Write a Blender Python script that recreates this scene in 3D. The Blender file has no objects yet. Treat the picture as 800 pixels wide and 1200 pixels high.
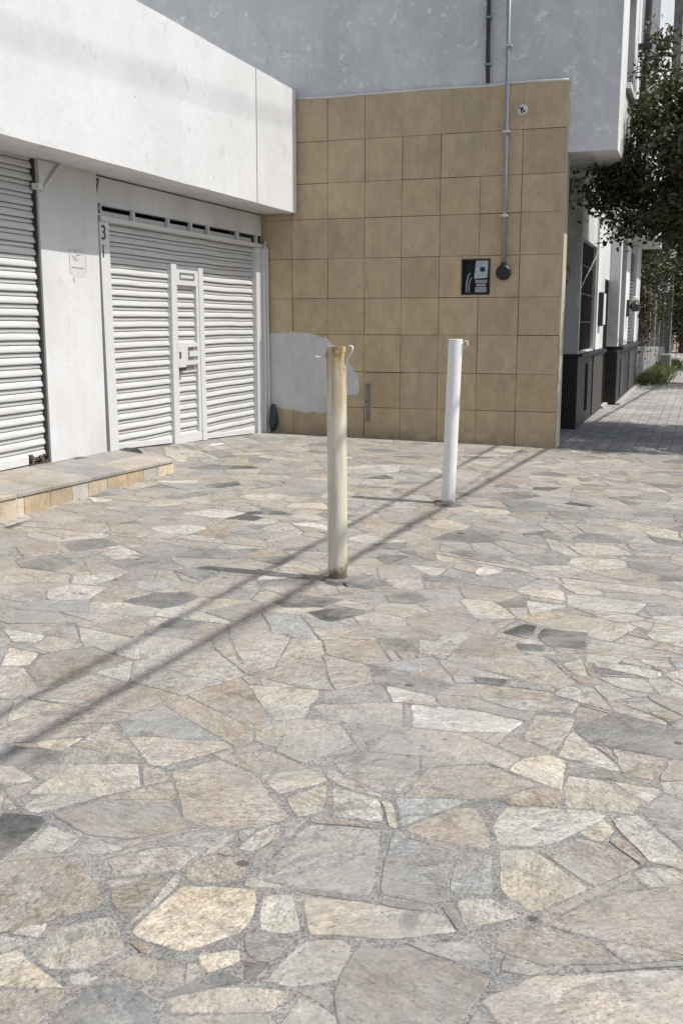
import bpy, bmesh, math, random
from math import sin, cos, pi, radians, sqrt, atan2
from mathutils import Vector, Matrix, noise as mnoise
R = random.Random(7)
SC = bpy.context.scene
COL = SC.collection

# ------------------------------------------------------------------ helpers
class MB:
    """collects vertices and faces, linked as ONE mesh object"""
    def __init__(s): s.v = []; s.f = []; s.c = []; s.mi = []; s.col = None; s.m = 0; s.sm = []; s.smooth = False
    def add(s, vs, fs, col=None):
        o = len(s.v); s.v += [tuple(v) for v in vs]
        for f in fs:
            s.f.append([i + o for i in f]); s.c.append(col or (1, 1, 1, 0)); s.mi.append(s.m); s.sm.append(s.smooth)
        return s
    def box(s, x0, x1, y0, y1, z0, z1, col=None):
        v = [(x, y, z) for z in (z0, z1) for y in (y0, y1) for x in (x0, x1)]
        return s.add(v, [(0, 2, 3, 1), (4, 5, 7, 6), (0, 1, 5, 4), (2, 6, 7, 3), (0, 4, 6, 2), (1, 3, 7, 5)], col)
    def hexa(s, bot, top):
        return s.add(list(bot) + list(top), [(3, 2, 1, 0), (4, 5, 6, 7), (0, 1, 5, 4), (1, 2, 6, 5), (2, 3, 7, 6), (3, 0, 4, 7)])
    def tube(s, pts, r, n=10, caps=True, col=None):
        pts = [Vector(p) for p in pts]; rs = r if isinstance(r, (list, tuple)) else [r] * len(pts)
        vs = []; fs = []; a = None
        for i, p in enumerate(pts):
            d = (pts[min(i + 1, len(pts) - 1)] - pts[max(i - 1, 0)]).normalized()
            if a is None:
                a = d.cross(Vector((0, 0, 1)));
                if a.length < .05: a = d.cross(Vector((0, 1, 0)))
            a = (a - d * a.dot(d)).normalized(); b = d.cross(a)
            vs += [p + (a * cos(2 * pi * k / n) + b * sin(2 * pi * k / n)) * rs[i] for k in range(n)]
        for i in range(len(pts) - 1):
            for k in range(n):
                fs.append((i * n + k, i * n + (k + 1) % n, (i + 1) * n + (k + 1) % n, (i + 1) * n + k))
        if caps: fs += [tuple(range(n - 1, -1, -1)), tuple(range((len(pts) - 1) * n, len(pts) * n))]
        return s.add(vs, fs, col)
    def prism(s, pts, vec):
        n = len(pts); q = [Vector(p) for p in pts]; v = Vector(vec)
        return s.add(q + [p + v for p in q], [tuple(range(n - 1, -1, -1)), tuple(range(n, 2 * n))] + [(i, (i + 1) % n, n + (i + 1) % n, n + i) for i in range(n)])
    def lathe(s, c, prof, axis='z', n=24):
        c = Vector(c); vs = []; fs = []
        for (r, h) in prof:
            for k in range(n):
                t = 2 * pi * k / n
                d = (r * cos(t), r * sin(t), h) if axis == 'z' else (r * cos(t), -h, r * sin(t)) if axis == 'y' else (h, r * cos(t), r * sin(t))
                vs.append(c + Vector(d))
        for i in range(len(prof) - 1):
            for k in range(n): fs.append((i * n + k, i * n + (k + 1) % n, (i + 1) * n + (k + 1) % n, (i + 1) * n + k))
        fs += [tuple(range(n - 1, -1, -1)), tuple(range((len(prof) - 1) * n, len(prof) * n))]
        return s.add(vs, fs)
    def build(s, name, mats, parent=None, bevel=0, normals=True):
        me = bpy.data.meshes.new(name)
        off = parent_world(parent)
        me.from_pydata([(v[0] - off[0], v[1] - off[1], v[2] - off[2]) for v in s.v], [], s.f)
        for m in (mats if isinstance(mats, (list, tuple)) else [mats]): me.materials.append(m)
        at = me.attributes.new('col', 'FLOAT_COLOR', 'FACE')
        flat = []
        for c in s.c: flat += list(c) if len(c) == 4 else list(c) + [0]
        at.data.foreach_set('color', flat)
        me.polygons.foreach_set('material_index', s.mi)
        me.polygons.foreach_set('use_smooth', s.sm)
        if normals:
            b = bmesh.new(); b.from_mesh(me); bmesh.ops.recalc_face_normals(b, faces=b.faces); b.to_mesh(me); b.free()
        me.update()
        o = bpy.data.objects.new(name, me); COL.objects.link(o)
        if parent: o.parent = parent
        if bevel:
            bm = o.modifiers.new('Bevel', 'BEVEL'); bm.width = bevel; bm.segments = 2; bm.limit_method = 'ANGLE'
        return o
def parent_world(p):
    v = Vector((0, 0, 0))
    while p: v += p.location; p = p.parent
    return v
def tag(o, label, cat, group=None, kind=None):
    if label: o['label'] = label
    if cat: o['category'] = cat
    if group: o['group'] = group
    if kind: o['kind'] = kind
    return o
def thing(name, loc, label, cat, group=None):
    o = bpy.data.objects.new(name, None); COL.objects.link(o); o.location = loc; o.empty_display_size = .2
    return tag(o, label, cat, group)
def structure(o): o['kind'] = 'structure'; return o
def copy_tree(o, parent=None):
    c = o.copy(); COL.objects.link(c)
    if parent: c.parent = parent
    for ch in list(o.children): copy_tree(ch, c)
    return c

# ------------------------------------------------------------------ shader graph helper
class G:
    def __init__(s, name):
        s.m = bpy.data.materials.new(name); s.m.use_nodes = True; s.t = s.m.node_tree; s.n = s.t.nodes
        s.b = s.n['Principled BSDF']; s.tc = s.n.new('ShaderNodeTexCoord').outputs['Object']
    def lk(s, a, b):
        if isinstance(a, (int, float)): b.default_value = a
        elif isinstance(a, tuple): b.default_value = a if len(a) == len(b.default_value) else (*a, 1)
        else: s.t.links.new(a, b)
    def noise(s, scale, detail=4, rough=.55, vec=None, dist=0, out='Fac'):
        n = s.n.new('ShaderNodeTexNoise'); n.inputs['Scale'].default_value = scale; n.inputs['Detail'].default_value = detail
        n.inputs['Roughness'].default_value = rough; n.inputs['Distortion'].default_value = dist
        s.t.links.new(vec or s.tc, n.inputs['Vector']); return n.outputs[out]
    def vor(s, scale, feat='F1', vec=None, out='Distance', rnd=1):
        n = s.n.new('ShaderNodeTexVoronoi'); n.feature = feat; n.inputs['Scale'].default_value = scale
        n.inputs['Randomness'].default_value = rnd
        s.t.links.new(vec or s.tc, n.inputs['Vector']); return n.outputs[out]
    def ramp(s, x, pts):
        n = s.n.new('ShaderNodeValToRGB'); e = n.color_ramp.elements
        while len(e) < len(pts): e.new(.5)
        for i, (p, c) in enumerate(pts):
            e[i].position = p; e[i].color = (c, c, c, 1) if isinstance(c, (int, float)) else (*c, 1)
        s.t.links.new(x, n.inputs[0]); return n.outputs[0]
    def rng(s, x, a, b, c=0, d=1):
        n = s.n.new('ShaderNodeMapRange'); s.t.links.new(x, n.inputs[0])
        for i, v in enumerate((a, b, c, d)): n.inputs[i + 1].default_value = v
        return n.outputs[0]
    def math(s, op, a, b=0):
        n = s.n.new('ShaderNodeMath'); n.operation = op; s.lk(a, n.inputs[0]); s.lk(b, n.inputs[1]); return n.outputs[0]
    def mul(s, a, b): return s.math('MULTIPLY', a, b)
    def mix(s, f, a, b, mode='MIX'):
        n = s.n.new('ShaderNodeMix'); n.data_type = 'RGBA'; n.blend_type = mode
        s.lk(f, n.inputs[0]); s.lk(a, n.inputs[6]); s.lk(b, n.inputs[7]); return n.outputs[2]
    def map(s, scale=(1, 1, 1), loc=(0, 0, 0), vec=None):
        n = s.n.new('ShaderNodeMapping'); n.inputs['Scale'].default_value = scale; n.inputs['Location'].default_value = loc
        s.t.links.new(vec or s.tc, n.inputs['Vector']); return n.outputs[0]
    def xyz(s, vec=None):
        n = s.n.new('ShaderNodeSeparateXYZ'); s.t.links.new(vec or s.tc, n.inputs[0]); return n.outputs
    def attr(s, name):
        n = s.n.new('ShaderNodeAttribute'); n.attribute_name = name; return n.outputs
    def vadd(s, a, b, op='ADD'):
        n = s.n.new('ShaderNodeVectorMath'); n.operation = op; s.lk(a, n.inputs[0]); s.lk(b, n.inputs[1]); return n.outputs[0]
    def bump(s, h, strength=.5, dist=.01, prev=None):
        n = s.n.new('ShaderNodeBump'); n.inputs['Strength'].default_value = strength; n.inputs['Distance'].default_value = dist
        s.t.links.new(h, n.inputs['Height'])
        if prev: s.t.links.new(prev, n.inputs['Normal'])
        return n.outputs[0]
    def out(s, col, rough=.8, bump=None, metal=0, spec=.5):
        s.lk(col, s.b.inputs['Base Color']); s.lk(rough, s.b.inputs['Roughness'])
        s.b.inputs['Metallic'].default_value = metal; s.b.inputs['Specular IOR Level'].default_value = spec
        if bump: s.t.links.new(bump, s.b.inputs['Normal'])
        return s.m

def plaster(name, base, dark, patch, amt=.5, cracks=0, streak=.3, peel=0, bumpy=.35, rough=.85):
    g = G(name)
    n1 = g.noise(1.3, 6, .6); n2 = g.noise(9, 6, .65); n3 = g.noise(80, 3, .6)
    st = g.noise(2.2, 5, .6, g.map((6, 6, .55)))
    c = g.mix(g.mul(g.ramp(n1, [(.38, 0), (.68, 1)]), amt), base, dark)
    c = g.mix(g.mul(g.ramp(st, [(.5, 0), (.72, 1)]), streak), c, dark)
    c = g.mix(g.mul(g.ramp(n2, [(.52, 0), (.7, 1)]), amt * .55), c, patch)
    h = g.mix(.25, n2, n3)
    if cracks:
        warp = g.vadd(g.tc, g.vadd(g.noise(2.5, 5, .7, out='Color'), (.35, .35, .35), 'MULTIPLY'))
        d = g.vor(.85, 'DISTANCE_TO_EDGE', warp)
        ck = g.mul(g.ramp(d, [(0, 1), (.012, 0)]), g.ramp(g.noise(.8, 3, .5, g.map(loc=(3, 7, 1))), [(.47, 0), (.6, 1)]))
        c = g.mix(g.mul(ck, cracks), c, tuple(x * .35 for x in base))
    if peel:
        pn = g.noise(5, 8, .7, g.map(loc=(9, 2, 4)))
        pm = g.mul(g.ramp(pn, [(.60, 0), (.615, 1)]), peel)
        c = g.mix(pm, c, patch)
        sp = g.ramp(g.vor(5.5, 'F1', g.map(loc=(2, 5, 8))), [(.04, 1), (.07, 0)])
        c = g.mix(g.mul(sp, g.mul(g.ramp(g.noise(1.1, 2, .5, g.map(loc=(5, 5, 5))), [(.5, 0), (.6, 1)]), .75)), c, tuple(x * .3 for x in base))
    return g.out(c, rough, g.bump(h, bumpy, .012))

def metal_paint(name, base, dirt, amt=.5, rough=.45, metal=0, rust=0, sx=(3, 3, 14)):
    g = G(name)
    n1 = g.noise(3, 6, .65, g.map(sx)); n2 = g.noise(22, 5, .65); n3 = g.noise(1.4, 4, .6)
    c = g.mix(g.mul(g.ramp(n1, [(.42, 0), (.75, 1)]), amt), base, dirt)
    c = g.mix(g.mul(g.ramp(n2, [(.56, 0), (.72, 1)]), amt * .6), c, dirt)
    if rust:
        rn = g.noise(6, 8, .7, g.map(loc=(4, 4, 4)))
        c = g.mix(g.mul(g.ramp(rn, [(.64, 0), (.7, 1)]), rust), c, (.16, .07, .03))
    return g.out(c, g.rng(n2, .3, .7, rough - .1, rough + .15), g.bump(n2, .12, .004), metal)

def plain(name, col, rough=.6, metal=0, var=.25, scale=20):
    g = G(name); n = g.noise(scale, 4, .6)
    c = g.mix(g.ramp(n, [(.35, 0), (.7, 1)]), tuple(x * (1 - var) for x in col), tuple(min(1, x * (1 + var * .5)) for x in col))
    return g.out(c, rough, g.bump(n, .15, .004), metal)

M = {}
M['white_wall'] = plaster('white_plaster', (.67, .677, .68), (.48, .48, .47), (.53, .53, .52), .38, .12, .16, .55, .5)
M['pillar'] = plaster('dirty_white_plaster', (.65, .655, .66), (.40, .385, .355), (.50, .49, .47), .45, 0, .14, .35, .45)
M['grey_wall'] = plaster('grey_painted_render', (.62, .62, .605), (.44, .44, .425), (.78, .785, .775), .75, .25, .34, .75, .6)
M['bright_wall'] = plaster('white_sunlit_render', (.74, .74, .73), (.45, .45, .43), (.6, .6, .58), .3, .2, .3, .4, .3)  # lit-side copy of the wall render, sunlit brightness put into the base colour
M['soffit'] = plaster('soffit_render', (.30, .29, .27), (.15, .14, .12), (.5, .48, .45), .6, .3, .1, .4, .4)
M['white_metal'] = metal_paint('white_painted_metal', (.63, .635, .635), (.45, .44, .41), .35, .42, 0, .25)
M['slat'] = metal_paint('white_shutter_slats', (.575, .58, .575), (.36, .35, .33), .6, .42, 0, .12, (2, .7, 16))
M['grey_metal'] = metal_paint('grey_galvanised', (.30, .32, .33), (.18, .18, .18), .5, .45, .5)
M['dark_metal'] = metal_paint('dark_iron', (.035, .033, .032), (.07, .055, .045), .6, .5, .2)
M['black'] = plain('black_interior', (.012, .012, .012), .8)
M['black_paint'] = metal_paint('black_wall_paint', (.013, .013, .014), (.035, .033, .03), .5, .5)
M['brown'] = plain('brown_plaque', (.06, .052, .046), .6)
M['door_grey'] = metal_paint('dark_grey_shutter', (.16, .17, .18), (.1, .1, .1), .5, .55)
M['black_plastic'] = plain('black_plastic', (.014, .014, .015), .45)
M['digit'] = plain('black_sign_paint', (.06, .06, .065), .7, 0, .6, 60)
M['glass'] = plain('smoked_glass', (.03, .035, .04), .12)
M['meter_body'] = plain('pale_meter_plastic', (.42, .47, .52), .4)
M['meter_screen'] = plain('blue_black_screen', (.01, .013, .04), .2)
M['cap_white'] = plain('ivory_cap', (.62, .60, .55), .5)
M['mortar_white'] = plaster('pale_cement_bead', (.66, .65, .62), (.4, .38, .35), (.5, .5, .48), .6, 0, .2, 0, .6)
M['cream_edge'] = plaster('cream_edge_trim', (.56, .51, .40), (.3, .27, .2), (.45, .42, .35), .5, 0, .4, 0, .4)
M['cement'] = plaster('grey_cement_patch', (.57, .575, .565), (.40, .40, .395), (.68, .68, .67), .85, .2, .35, .4, .9)
M['footing'] = plaster('bollard_footing_cement', (.21, .205, .19), (.07, .07, .068), (.32, .31, .29), .95, .9, .0, .6, 1)
M['green_bag'] = plain('dark_green_sack', (.018, .04, .04), .35, 0, .5, 14)
M['rubber'] = plain('grey_rubber', (.06, .062, .066), .8)
M['rust'] = plain('rusty_steel', (.15, .10, .07), .9, 0, .7, 30)
M['cable'] = plain('black_cable', (.02, .02, .02), .6)
M['slot'] = plain('dull_zinc', (.20, .21, .20), .5, .5)
M['road'] = plain('asphalt', (.05, .05, .05), .9, 0, .4, 30)
M['earth'] = plain('dry_earth', (.18, .15, .11), .95, 0, .5, 3)
M['kerb'] = plaster('kerb_concrete', (.38, .37, .35), (.2, .2, .19), (.45, .44, .42), .6, 0, .2, 0, .6)
M['conc'] = plaster('weathered_concrete', (.30, .29, .27), (.13, .125, .11), (.38, .37, .35), .8, .5, .6, .3, .7)
M['tan_wall'] = plaster('tan_render', (.34, .26, .17), (.2, .15, .1), (.4, .3, .2), .5, 0, .4)
M['far_white'] = plaster('pale_far_wall', (.62, .64, .66), (.4, .42, .44), (.5, .5, .5), .4, 0, .3)

def bark_mat():
    g = G('bark'); n = g.noise(6, 7, .7, g.map((5, 5, .7))); n2 = g.noise(40, 4, .6)
    return g.out(g.mix(g.ramp(n, [(.35, 0), (.65, 1)]), (.045, .035, .028), (.17, .145, .12)), .95, g.bump(g.mix(.3, n, n2), .9, .03))
M['bark'] = bark_mat()
def leaf_mat(name, cols, rough=.38):
    g = G(name); c = g.attr('col')[0]
    n = g.noise(30, 2, .5)
    col = g.mix(g.ramp(n, [(.4, 0), (.7, 1)]), c, g.mix(.5, c, (.02, .02, .01)))
    m = g.out(col, rough, None, 0, .5)
    tr = g.n.new('ShaderNodeBsdfTranslucent'); mx = g.n.new('ShaderNodeMixShader'); mx.inputs[0].default_value = .18
    g.lk(g.mix(.5, col, (.10, .14, .02)), tr.inputs[0])
    g.t.links.new(g.b.outputs[0], mx.inputs[1]); g.t.links.new(tr.outputs[0], mx.inputs[2])
    g.t.links.new(mx.outputs[0], g.n['Material Output'].inputs[0])
    return m
M['leaf'] = leaf_mat('leaves', None)

def weather(g, c, k=1.0):
    w1 = g.noise(1.25, 9, .68, g.map(loc=(3, 8, 0)), .7); w2 = g.noise(2.3, 9, .7, g.map(loc=(11, 2, 0)), .5); w3 = g.noise(5.0, 9, .74, g.map(loc=(1, 21, 0)), .8)
    c = g.mix(g.mul(g.ramp(w2, [(.47, 0), (.60, 1)]), .50 * k), c, (.325, .300, .266))
    c = g.mix(g.mul(g.ramp(w1, [(.50, 0), (.60, 1)]), .52 * k), c, (.235, .235, .228))
    c = g.mix(g.mul(g.ramp(w3, [(.565, 0), (.63, 1)]), .58 * k), c, (.125, .123, .117))
    sp = g.mul(g.ramp(g.vor(3.6, 'F1', g.map(loc=(.7, .1, 0))), [(.055, 1), (.075, 0)]), g.ramp(g.noise(.9, 3, .5, g.map(loc=(6, 6, 0))), [(.40, 0), (.50, 1)]))
    return g.mix(g.mul(sp, .75), c, (.05, .047, .042))
def stone_mat():
    g = G('flagstone'); a = g.attr('col'); col = a[0]; rid = a[3]
    ang = g.mul(rid, 37.7)
    off = g.vadd(g.tc, g.vadd(g.n_comb(g.mul(rid, 91.0), g.mul(rid, 57.0), rid), (1, 1, 1), 'MULTIPLY'))
    vr = g.n.new('ShaderNodeVectorRotate'); vr.rotation_type = 'Z_AXIS'; g.t.links.new(off, vr.inputs['Vector']); g.t.links.new(ang, vr.inputs['Angle'])
    rv = vr.outputs[0]
    streak = g.noise(5.5, 7, .68, g.map((1, 2.6, 1), vec=rv), .9)
    broad = g.noise(3.2, 5, .6, rv, .8)
    grain = g.noise(95, 4, .7, rv)
    mid = g.noise(24, 5, .65, rv, .4); fine = g.noise(30, 6, .75, g.map((1, 2.4, 1), vec=rv), .5)
    c = g.mix(1, col, g.ramp(streak, [(.25, .70), (.5, 1.0), (.75, 1.20)]), 'MULTIPLY')
    c = g.mix(g.mul(g.ramp(broad, [(.44, 0), (.62, 1)]), .62), c, g.mix(1, c, (.86, .76, .65), 'MULTIPLY'))
    c = g.mix(g.mul(g.ramp(broad, [(.30, 1), (.44, 0)]), .45), c, (.37, .355, .33))
    c = g.mix(1, c, g.ramp(mid, [(.3, .70), (.5, 1.0), (.7, 1.18)]), 'MULTIPLY')
    c = g.mix(1, c, g.ramp(grain, [(.3, .60), (.5, .99), (.7, 1.30)]), 'MULTIPLY')
    c = g.mix(1, c, g.ramp(fine, [(.32, .60), (.48, .97), (.68, 1.22)]), 'MULTIPLY')
    chip = g.ramp(g.noise(62, 3, .6, g.map((1, 1.8, 1), (3, 3, 3), rv), .2), [(.615, 0), (.65, 1)])
    c = g.mix(g.mul(chip, .6), c, (.09, .082, .072))
    c = weather(g, c, .92)
    # cleft pits and dark specks of the stone
    pit = g.noise(30, 3, .6, g.map((1, 2.6, 1), vec=rv), .5)
    pm = g.ramp(pit, [(.655, 0), (.70, 1)])
    c = g.mix(g.mul(pm, .62), c, (.10, .088, .075))
    gum = g.ramp(g.vor(1.25, 'F1', g.map(loc=(.3, .2, 0))), [(.034, 1), (.042, 0)])
    c = g.mix(g.mul(gum, .8), c, (.04, .037, .034))
    h = g.math('SUBTRACT', g.math('ADD', g.math('ADD', streak, g.mul(mid, .5)), g.mul(grain, .22)), g.mul(pm, .35)); h = g.math('ADD', h, g.mul(fine, .35))
    return g.out(c, g.rng(mid, .3, .7, .72, .92), g.bump(h, .5, .009), 0, .3)
def n_comb(s, x, y, z):
    n = s.n.new('ShaderNodeCombineXYZ'); s.lk(x, n.inputs[0]); s.lk(y, n.inputs[1]); s.lk(z, n.inputs[2]); return n.outputs[0]
G.n_comb = n_comb
M['stone'] = stone_mat()
def mortar_mat():
    g = G('mortar'); n1 = g.noise(150, 3, .7); n2 = g.noise(2.1, 6, .65); n3 = g.noise(16, 5, .7)
    c = g.mix(g.ramp(n2, [(.35, 0), (.65, 1)]), (.155, .156, .15), (.27, .258, .238))
    c = g.mix(1, c, g.ramp(n3, [(.3, .72), (.7, 1.2)]), 'MULTIPLY')
    c = weather(g, c, .8)
    sp = g.ramp(g.vor(170, 'F1', out='Color'), [(.15, .5), (.5, 1.0), (.85, 1.4)])
    c = g.mix(.8, c, g.mix(1, c, sp, 'MULTIPLY'))
    return g.out(c, .95, g.bump(g.mix(.5, n1, n3), .8, .008))
M['mortar'] = mortar_mat()
def tile_mat():
    g = G('tan_wall_tile'); col = g.attr('col')[0]
    n1 = g.noise(7, 6, .65, g.map((1, 1, .6))); n2 = g.noise(45, 5, .7); n3 = g.noise(1.2, 5, .6)
    c = g.mix(1, col, g.ramp(n1, [(.3, .82), (.7, 1.12)]), 'MULTIPLY')
    c = g.mix(1, c, g.ramp(n2, [(.3, .84), (.7, 1.12)]), 'MULTIPLY')
    c = g.mix(g.mul(g.ramp(n3, [(.5, 0), (.75, 1)]), .35), c, (.20, .165, .115))
    st = g.noise(3, 5, .65, g.map((7, 7, .5)))
    z = g.xyz()[2]
    low = g.mul(g.rng(z, .02, .38, 1, 0), g.ramp(g.noise(5, 5, .65), [(.35, 0), (.65, 1)]))
    c = g.mix(g.mul(low, .6), c, (.13, .115, .09))
    c = g.mix(g.mul(g.ramp(st, [(.58, 0), (.75, 1)]), .30), c, (.16, .13, .09))
    return g.out(c, g.rng(n1, .3, .7, .5, .72), g.bump(n2, .14, .005))
M['tile'] = tile_mat()
M['grout'] = plain('brown_grout', (.10, .065, .035), .95)
def paver_mat():
    g = G('concrete_pavers'); x = g.xyz()
    fx = g.math('FRACT', g.mul(x[0], 7.0)); fy = g.math('FRACT', g.mul(x[1], 4.0))
    ex = g.math('MINIMUM', fx, g.math('SUBTRACT', 1.0, fx)); ey = g.math('MINIMUM', fy, g.math('SUBTRACT', 1.0, fy))
    e = g.ramp(g.math('MINIMUM', ex, ey), [(.035, 0), (.075, 1)])
    cell = g.n_comb(g.math('FLOOR', g.mul(x[0], 7.0)), g.math('FLOOR', g.mul(x[1], 4.0)), 0.0)
    wn = g.n.new('ShaderNodeTexWhiteNoise'); g.t.links.new(cell, wn.inputs[0])
    n = g.noise(1.0, 6, .65); n2 = g.noise(30, 4, .6)
    c = g.mix(g.ramp(n, [(.35, 0), (.65, 1)]), (.24, .23, .215), (.36, .345, .32))
    c = g.mix(1, c, g.rng(wn.outputs[0], 0, 1, .82, 1.12), 'MULTIPLY')
    c = g.mix(1, c, g.ramp(n2, [(.3, .8), (.7, 1.15)]), 'MULTIPLY')
    c = g.mix(g.rng(e, 0, 1, .62, 1), (.10, .095, .085), c)
    return g.out(c, .9, g.bump(g.math('ADD', e, g.mul(n2, .4)), .6, .008))
M['paver'] = paver_mat()
def step_mat():
    g = G('step_stone'); col = g.attr('col')[0]
    n1 = g.noise(6, 7, .68, None, .6); n2 = g.noise(50, 4, .7); n3 = g.noise(2, 5, .6)
    c = g.mix(1, col, g.ramp(n1, [(.25, .7), (.5, 1), (.75, 1.18)]), 'MULTIPLY')
    c = g.mix(1, c, g.ramp(n2, [(.3, .82), (.7, 1.15)]), 'MULTIPLY')
    c = g.mix(g.mul(g.ramp(n3, [(.46, 0), (.7, 1)]), .5), c, (.22, .17, .12))
    v = g.vor(4.2, 'DISTANCE_TO_EDGE', g.vadd(g.tc, g.vadd(g.noise(6, 5, .7, out='Color'), (.2, .2, .2), 'MULTIPLY')))
    c = g.mix(g.mul(g.ramp(v, [(0, 1), (.018, 0)]), g.mul(g.ramp(g.noise(3), [(.45, 0), (.55, 1)]), .6)), c, (.13, .10, .075))
    return g.out(c, .75, g.bump(g.mix(.4, n1, n2), .4, .008))
M['step'] = step_mat()
def bollard_mat(name, rusty):
    g = G(name); x = g.xyz()
    n = g.noise(9, 6, .7, g.map((3.2, 3.2, .35))); n2 = g.noise(55, 5, .7); n3 = g.noise(7, 6, .7)
    if rusty:
        c = g.mix(g.ramp(n, [(.38, 0), (.66, 1)]), (.67, .625, .50), (.48, .45, .36))
        zt = g.rng(x[2], .55, 1.36, 0, 1)
        st = g.math('ADD', g.mul(zt, .95), g.mul(g.math('SUBTRACT', n, .5), 1.5))
        c = g.mix(g.ramp(st, [(.40, 0), (.72, .55), (.95, .85)]), c, (.40, .27, .11))
        c = g.mix(g.ramp(g.math('ADD', st, g.mul(g.math('SUBTRACT', n2, .5), .6)), [(.86, 0), (1.02, .8)]), c, (.20, .105, .04))
        lo = g.math('ADD', g.rng(x[2], .30, .0, 0, 1), g.mul(g.math('SUBTRACT', n3, .5), 1.6))
        c = g.mix(g.ramp(lo, [(.55, 0), (.85, .9)]), c, (.10, .065, .04))
        ch = g.ramp(n3, [(.66, 0), (.69, 1)])
        c = g.mix(g.mul(ch, .8), c, (.16, .14, .12))
    else:
        c = g.mix(g.ramp(n, [(.45, 0), (.75, .6)]), (.78, .78, .77), (.62, .61, .59))
        c = g.mix(g.mul(g.ramp(n3, [(.68, 0), (.71, 1)]), .5), c, (.42, .40, .36))
        lo = g.math('ADD', g.rng(x[2], .10, .0, 0, 1), g.mul(g.math('SUBTRACT', n3, .5), 1.2))
        c = g.mix(g.ramp(lo, [(.6, 0), (.9, .7)]), c, (.25, .2, .16))
    return g.out(c, g.rng(n2, .3, .7, .38, .6), g.bump(g.mix(.5, n2, n3), .2, .004))
M['boll_rust'] = bollard_mat('rust_stained_white_paint', True)
M['boll_white'] = bollard_mat('fresh_white_paint', False)

# ------------------------------------------------------------------ camera model (real place, metres; camera 1.5 m above the paving)
CAM_H = 1.5; YAW = radians(18.8); PIT = radians(10.3); FPX = 1220.0
fw = Vector((-sin(YAW) * cos(PIT), cos(YAW) * cos(PIT), -sin(PIT))); rt = Vector((cos(YAW), sin(YAW), 0)); up = rt.cross(fw)
cam = bpy.data.objects.new('Camera', bpy.data.cameras.new('Camera')); COL.objects.link(cam)
cam.location = (0, 0, CAM_H); cam.rotation_euler = (radians(90) - PIT, 0, YAW)
cam.data.sensor_fit = 'VERTICAL'; cam.data.sensor_height = 36; cam.data.lens = FPX / 1200 * 36
cam.data.clip_end = 3000; cam.data.clip_start = .05
SC.camera = cam
def ground_pt(px, py):
    r = fw * FPX + rt * (px - 400) - up * (py - 600)     # survey: where a paving joint lies on the sloping ground z = -0.02 (x + 1)
    t = (-.02 * 1 - CAM_H) / (r.z + .02 * r.x)
    return (r.x * t, r.y * t)

WALL_Y = 12.65; FAC = -5.35; FAS = -4.896
def sstep(t): t = max(0, min(1, t)); return t * t * (3 - 2 * t)
def gz(x, y):
    z = -.02 * (x + 1)
    if x < -4.78: z += sstep((-4.78 - x) / .57) * max(0, min(.2, (12.3 - y) * .050))
    return z
def zbot(y): return .102 + .051 * (12.3 - y)          # bottom edge of the shutters

# ------------------------------------------------------------------ flagstone paving
def clip(poly, n, d):           # keep the side n.p <= d
    out = []
    for i in range(len(poly)):
        p, q = poly[i], poly[(i + 1) % len(poly)]
        a = n[0] * p[0] + n[1] * p[1] - d; b = n[0] * q[0] + n[1] * q[1] - d
        if a <= 0: out.append(p)
        if (a < 0 < b) or (b < 0 < a):
            t = a / (a - b); out.append((p[0] + (q[0] - p[0]) * t, p[1] + (q[1] - p[1]) * t))
    return out
def area(p): return .5 * sum(p[i][0] * p[(i + 1) % len(p)][1] - p[(i + 1) % len(p)][0] * p[i][1] for i in range(len(p))) if len(p) > 2 else 0
def edges(p):                   # outward normals of a ccw convex polygon
    r = []
    for i in range(len(p)):
        a, b = p[i], p[(i + 1) % len(p)]; dx, dy = b[0] - a[0], b[1] - a[1]; l = sqrt(dx * dx + dy * dy)
        if l > 1e-6: n = (dy / l, -dx / l); r.append((n, n[0] * a[0] + n[1] * a[1]))
    return r
def inset(p, w):
    q = p
    for n, d in edges(p): q = clip(q, n, d - w)
    return q
def hull(pts):
    pts = sorted(set(pts)); 
    def half(ps):
        h = []
        for p in ps:
            while len(h) > 1 and (h[-1][0] - h[-2][0]) * (p[1] - h[-2][1]) - (h[-1][1] - h[-2][1]) * (p[0] - h[-2][0]) <= 0: h.pop()
            h.append(p)
        return h
    a = half(pts); b = half(pts[::-1]); return a[:-1] + b[:-1]
def bbox(p): xs = [q[0] for q in p]; ys = [q[1] for q in p]; return min(xs), max(xs), min(ys), max(ys)
def subtract(cell, P):
    a, b = bbox(cell), bbox(P)
    if a[0] > b[1] or b[0] > a[1] or a[2] > b[3] or b[2] > a[3]: return [cell]
    inter = cell
    for n, d in edges(P): inter = clip(inter, n, d)
    if area(inter) < 1e-5: return [cell]
    es = edges(P)
    es.sort(key=lambda e: -area(clip(cell, (-e[0][0], -e[0][1]), -e[1])))
    out = []; rest = cell
    for n, d in es:
        piece = clip(rest, (-n[0], -n[1]), -d)
        if area(piece) > .0022: out.append(piece)
        rest = clip(rest, n, d)
        if area(rest) < 1e-5: break
    return out

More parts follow.
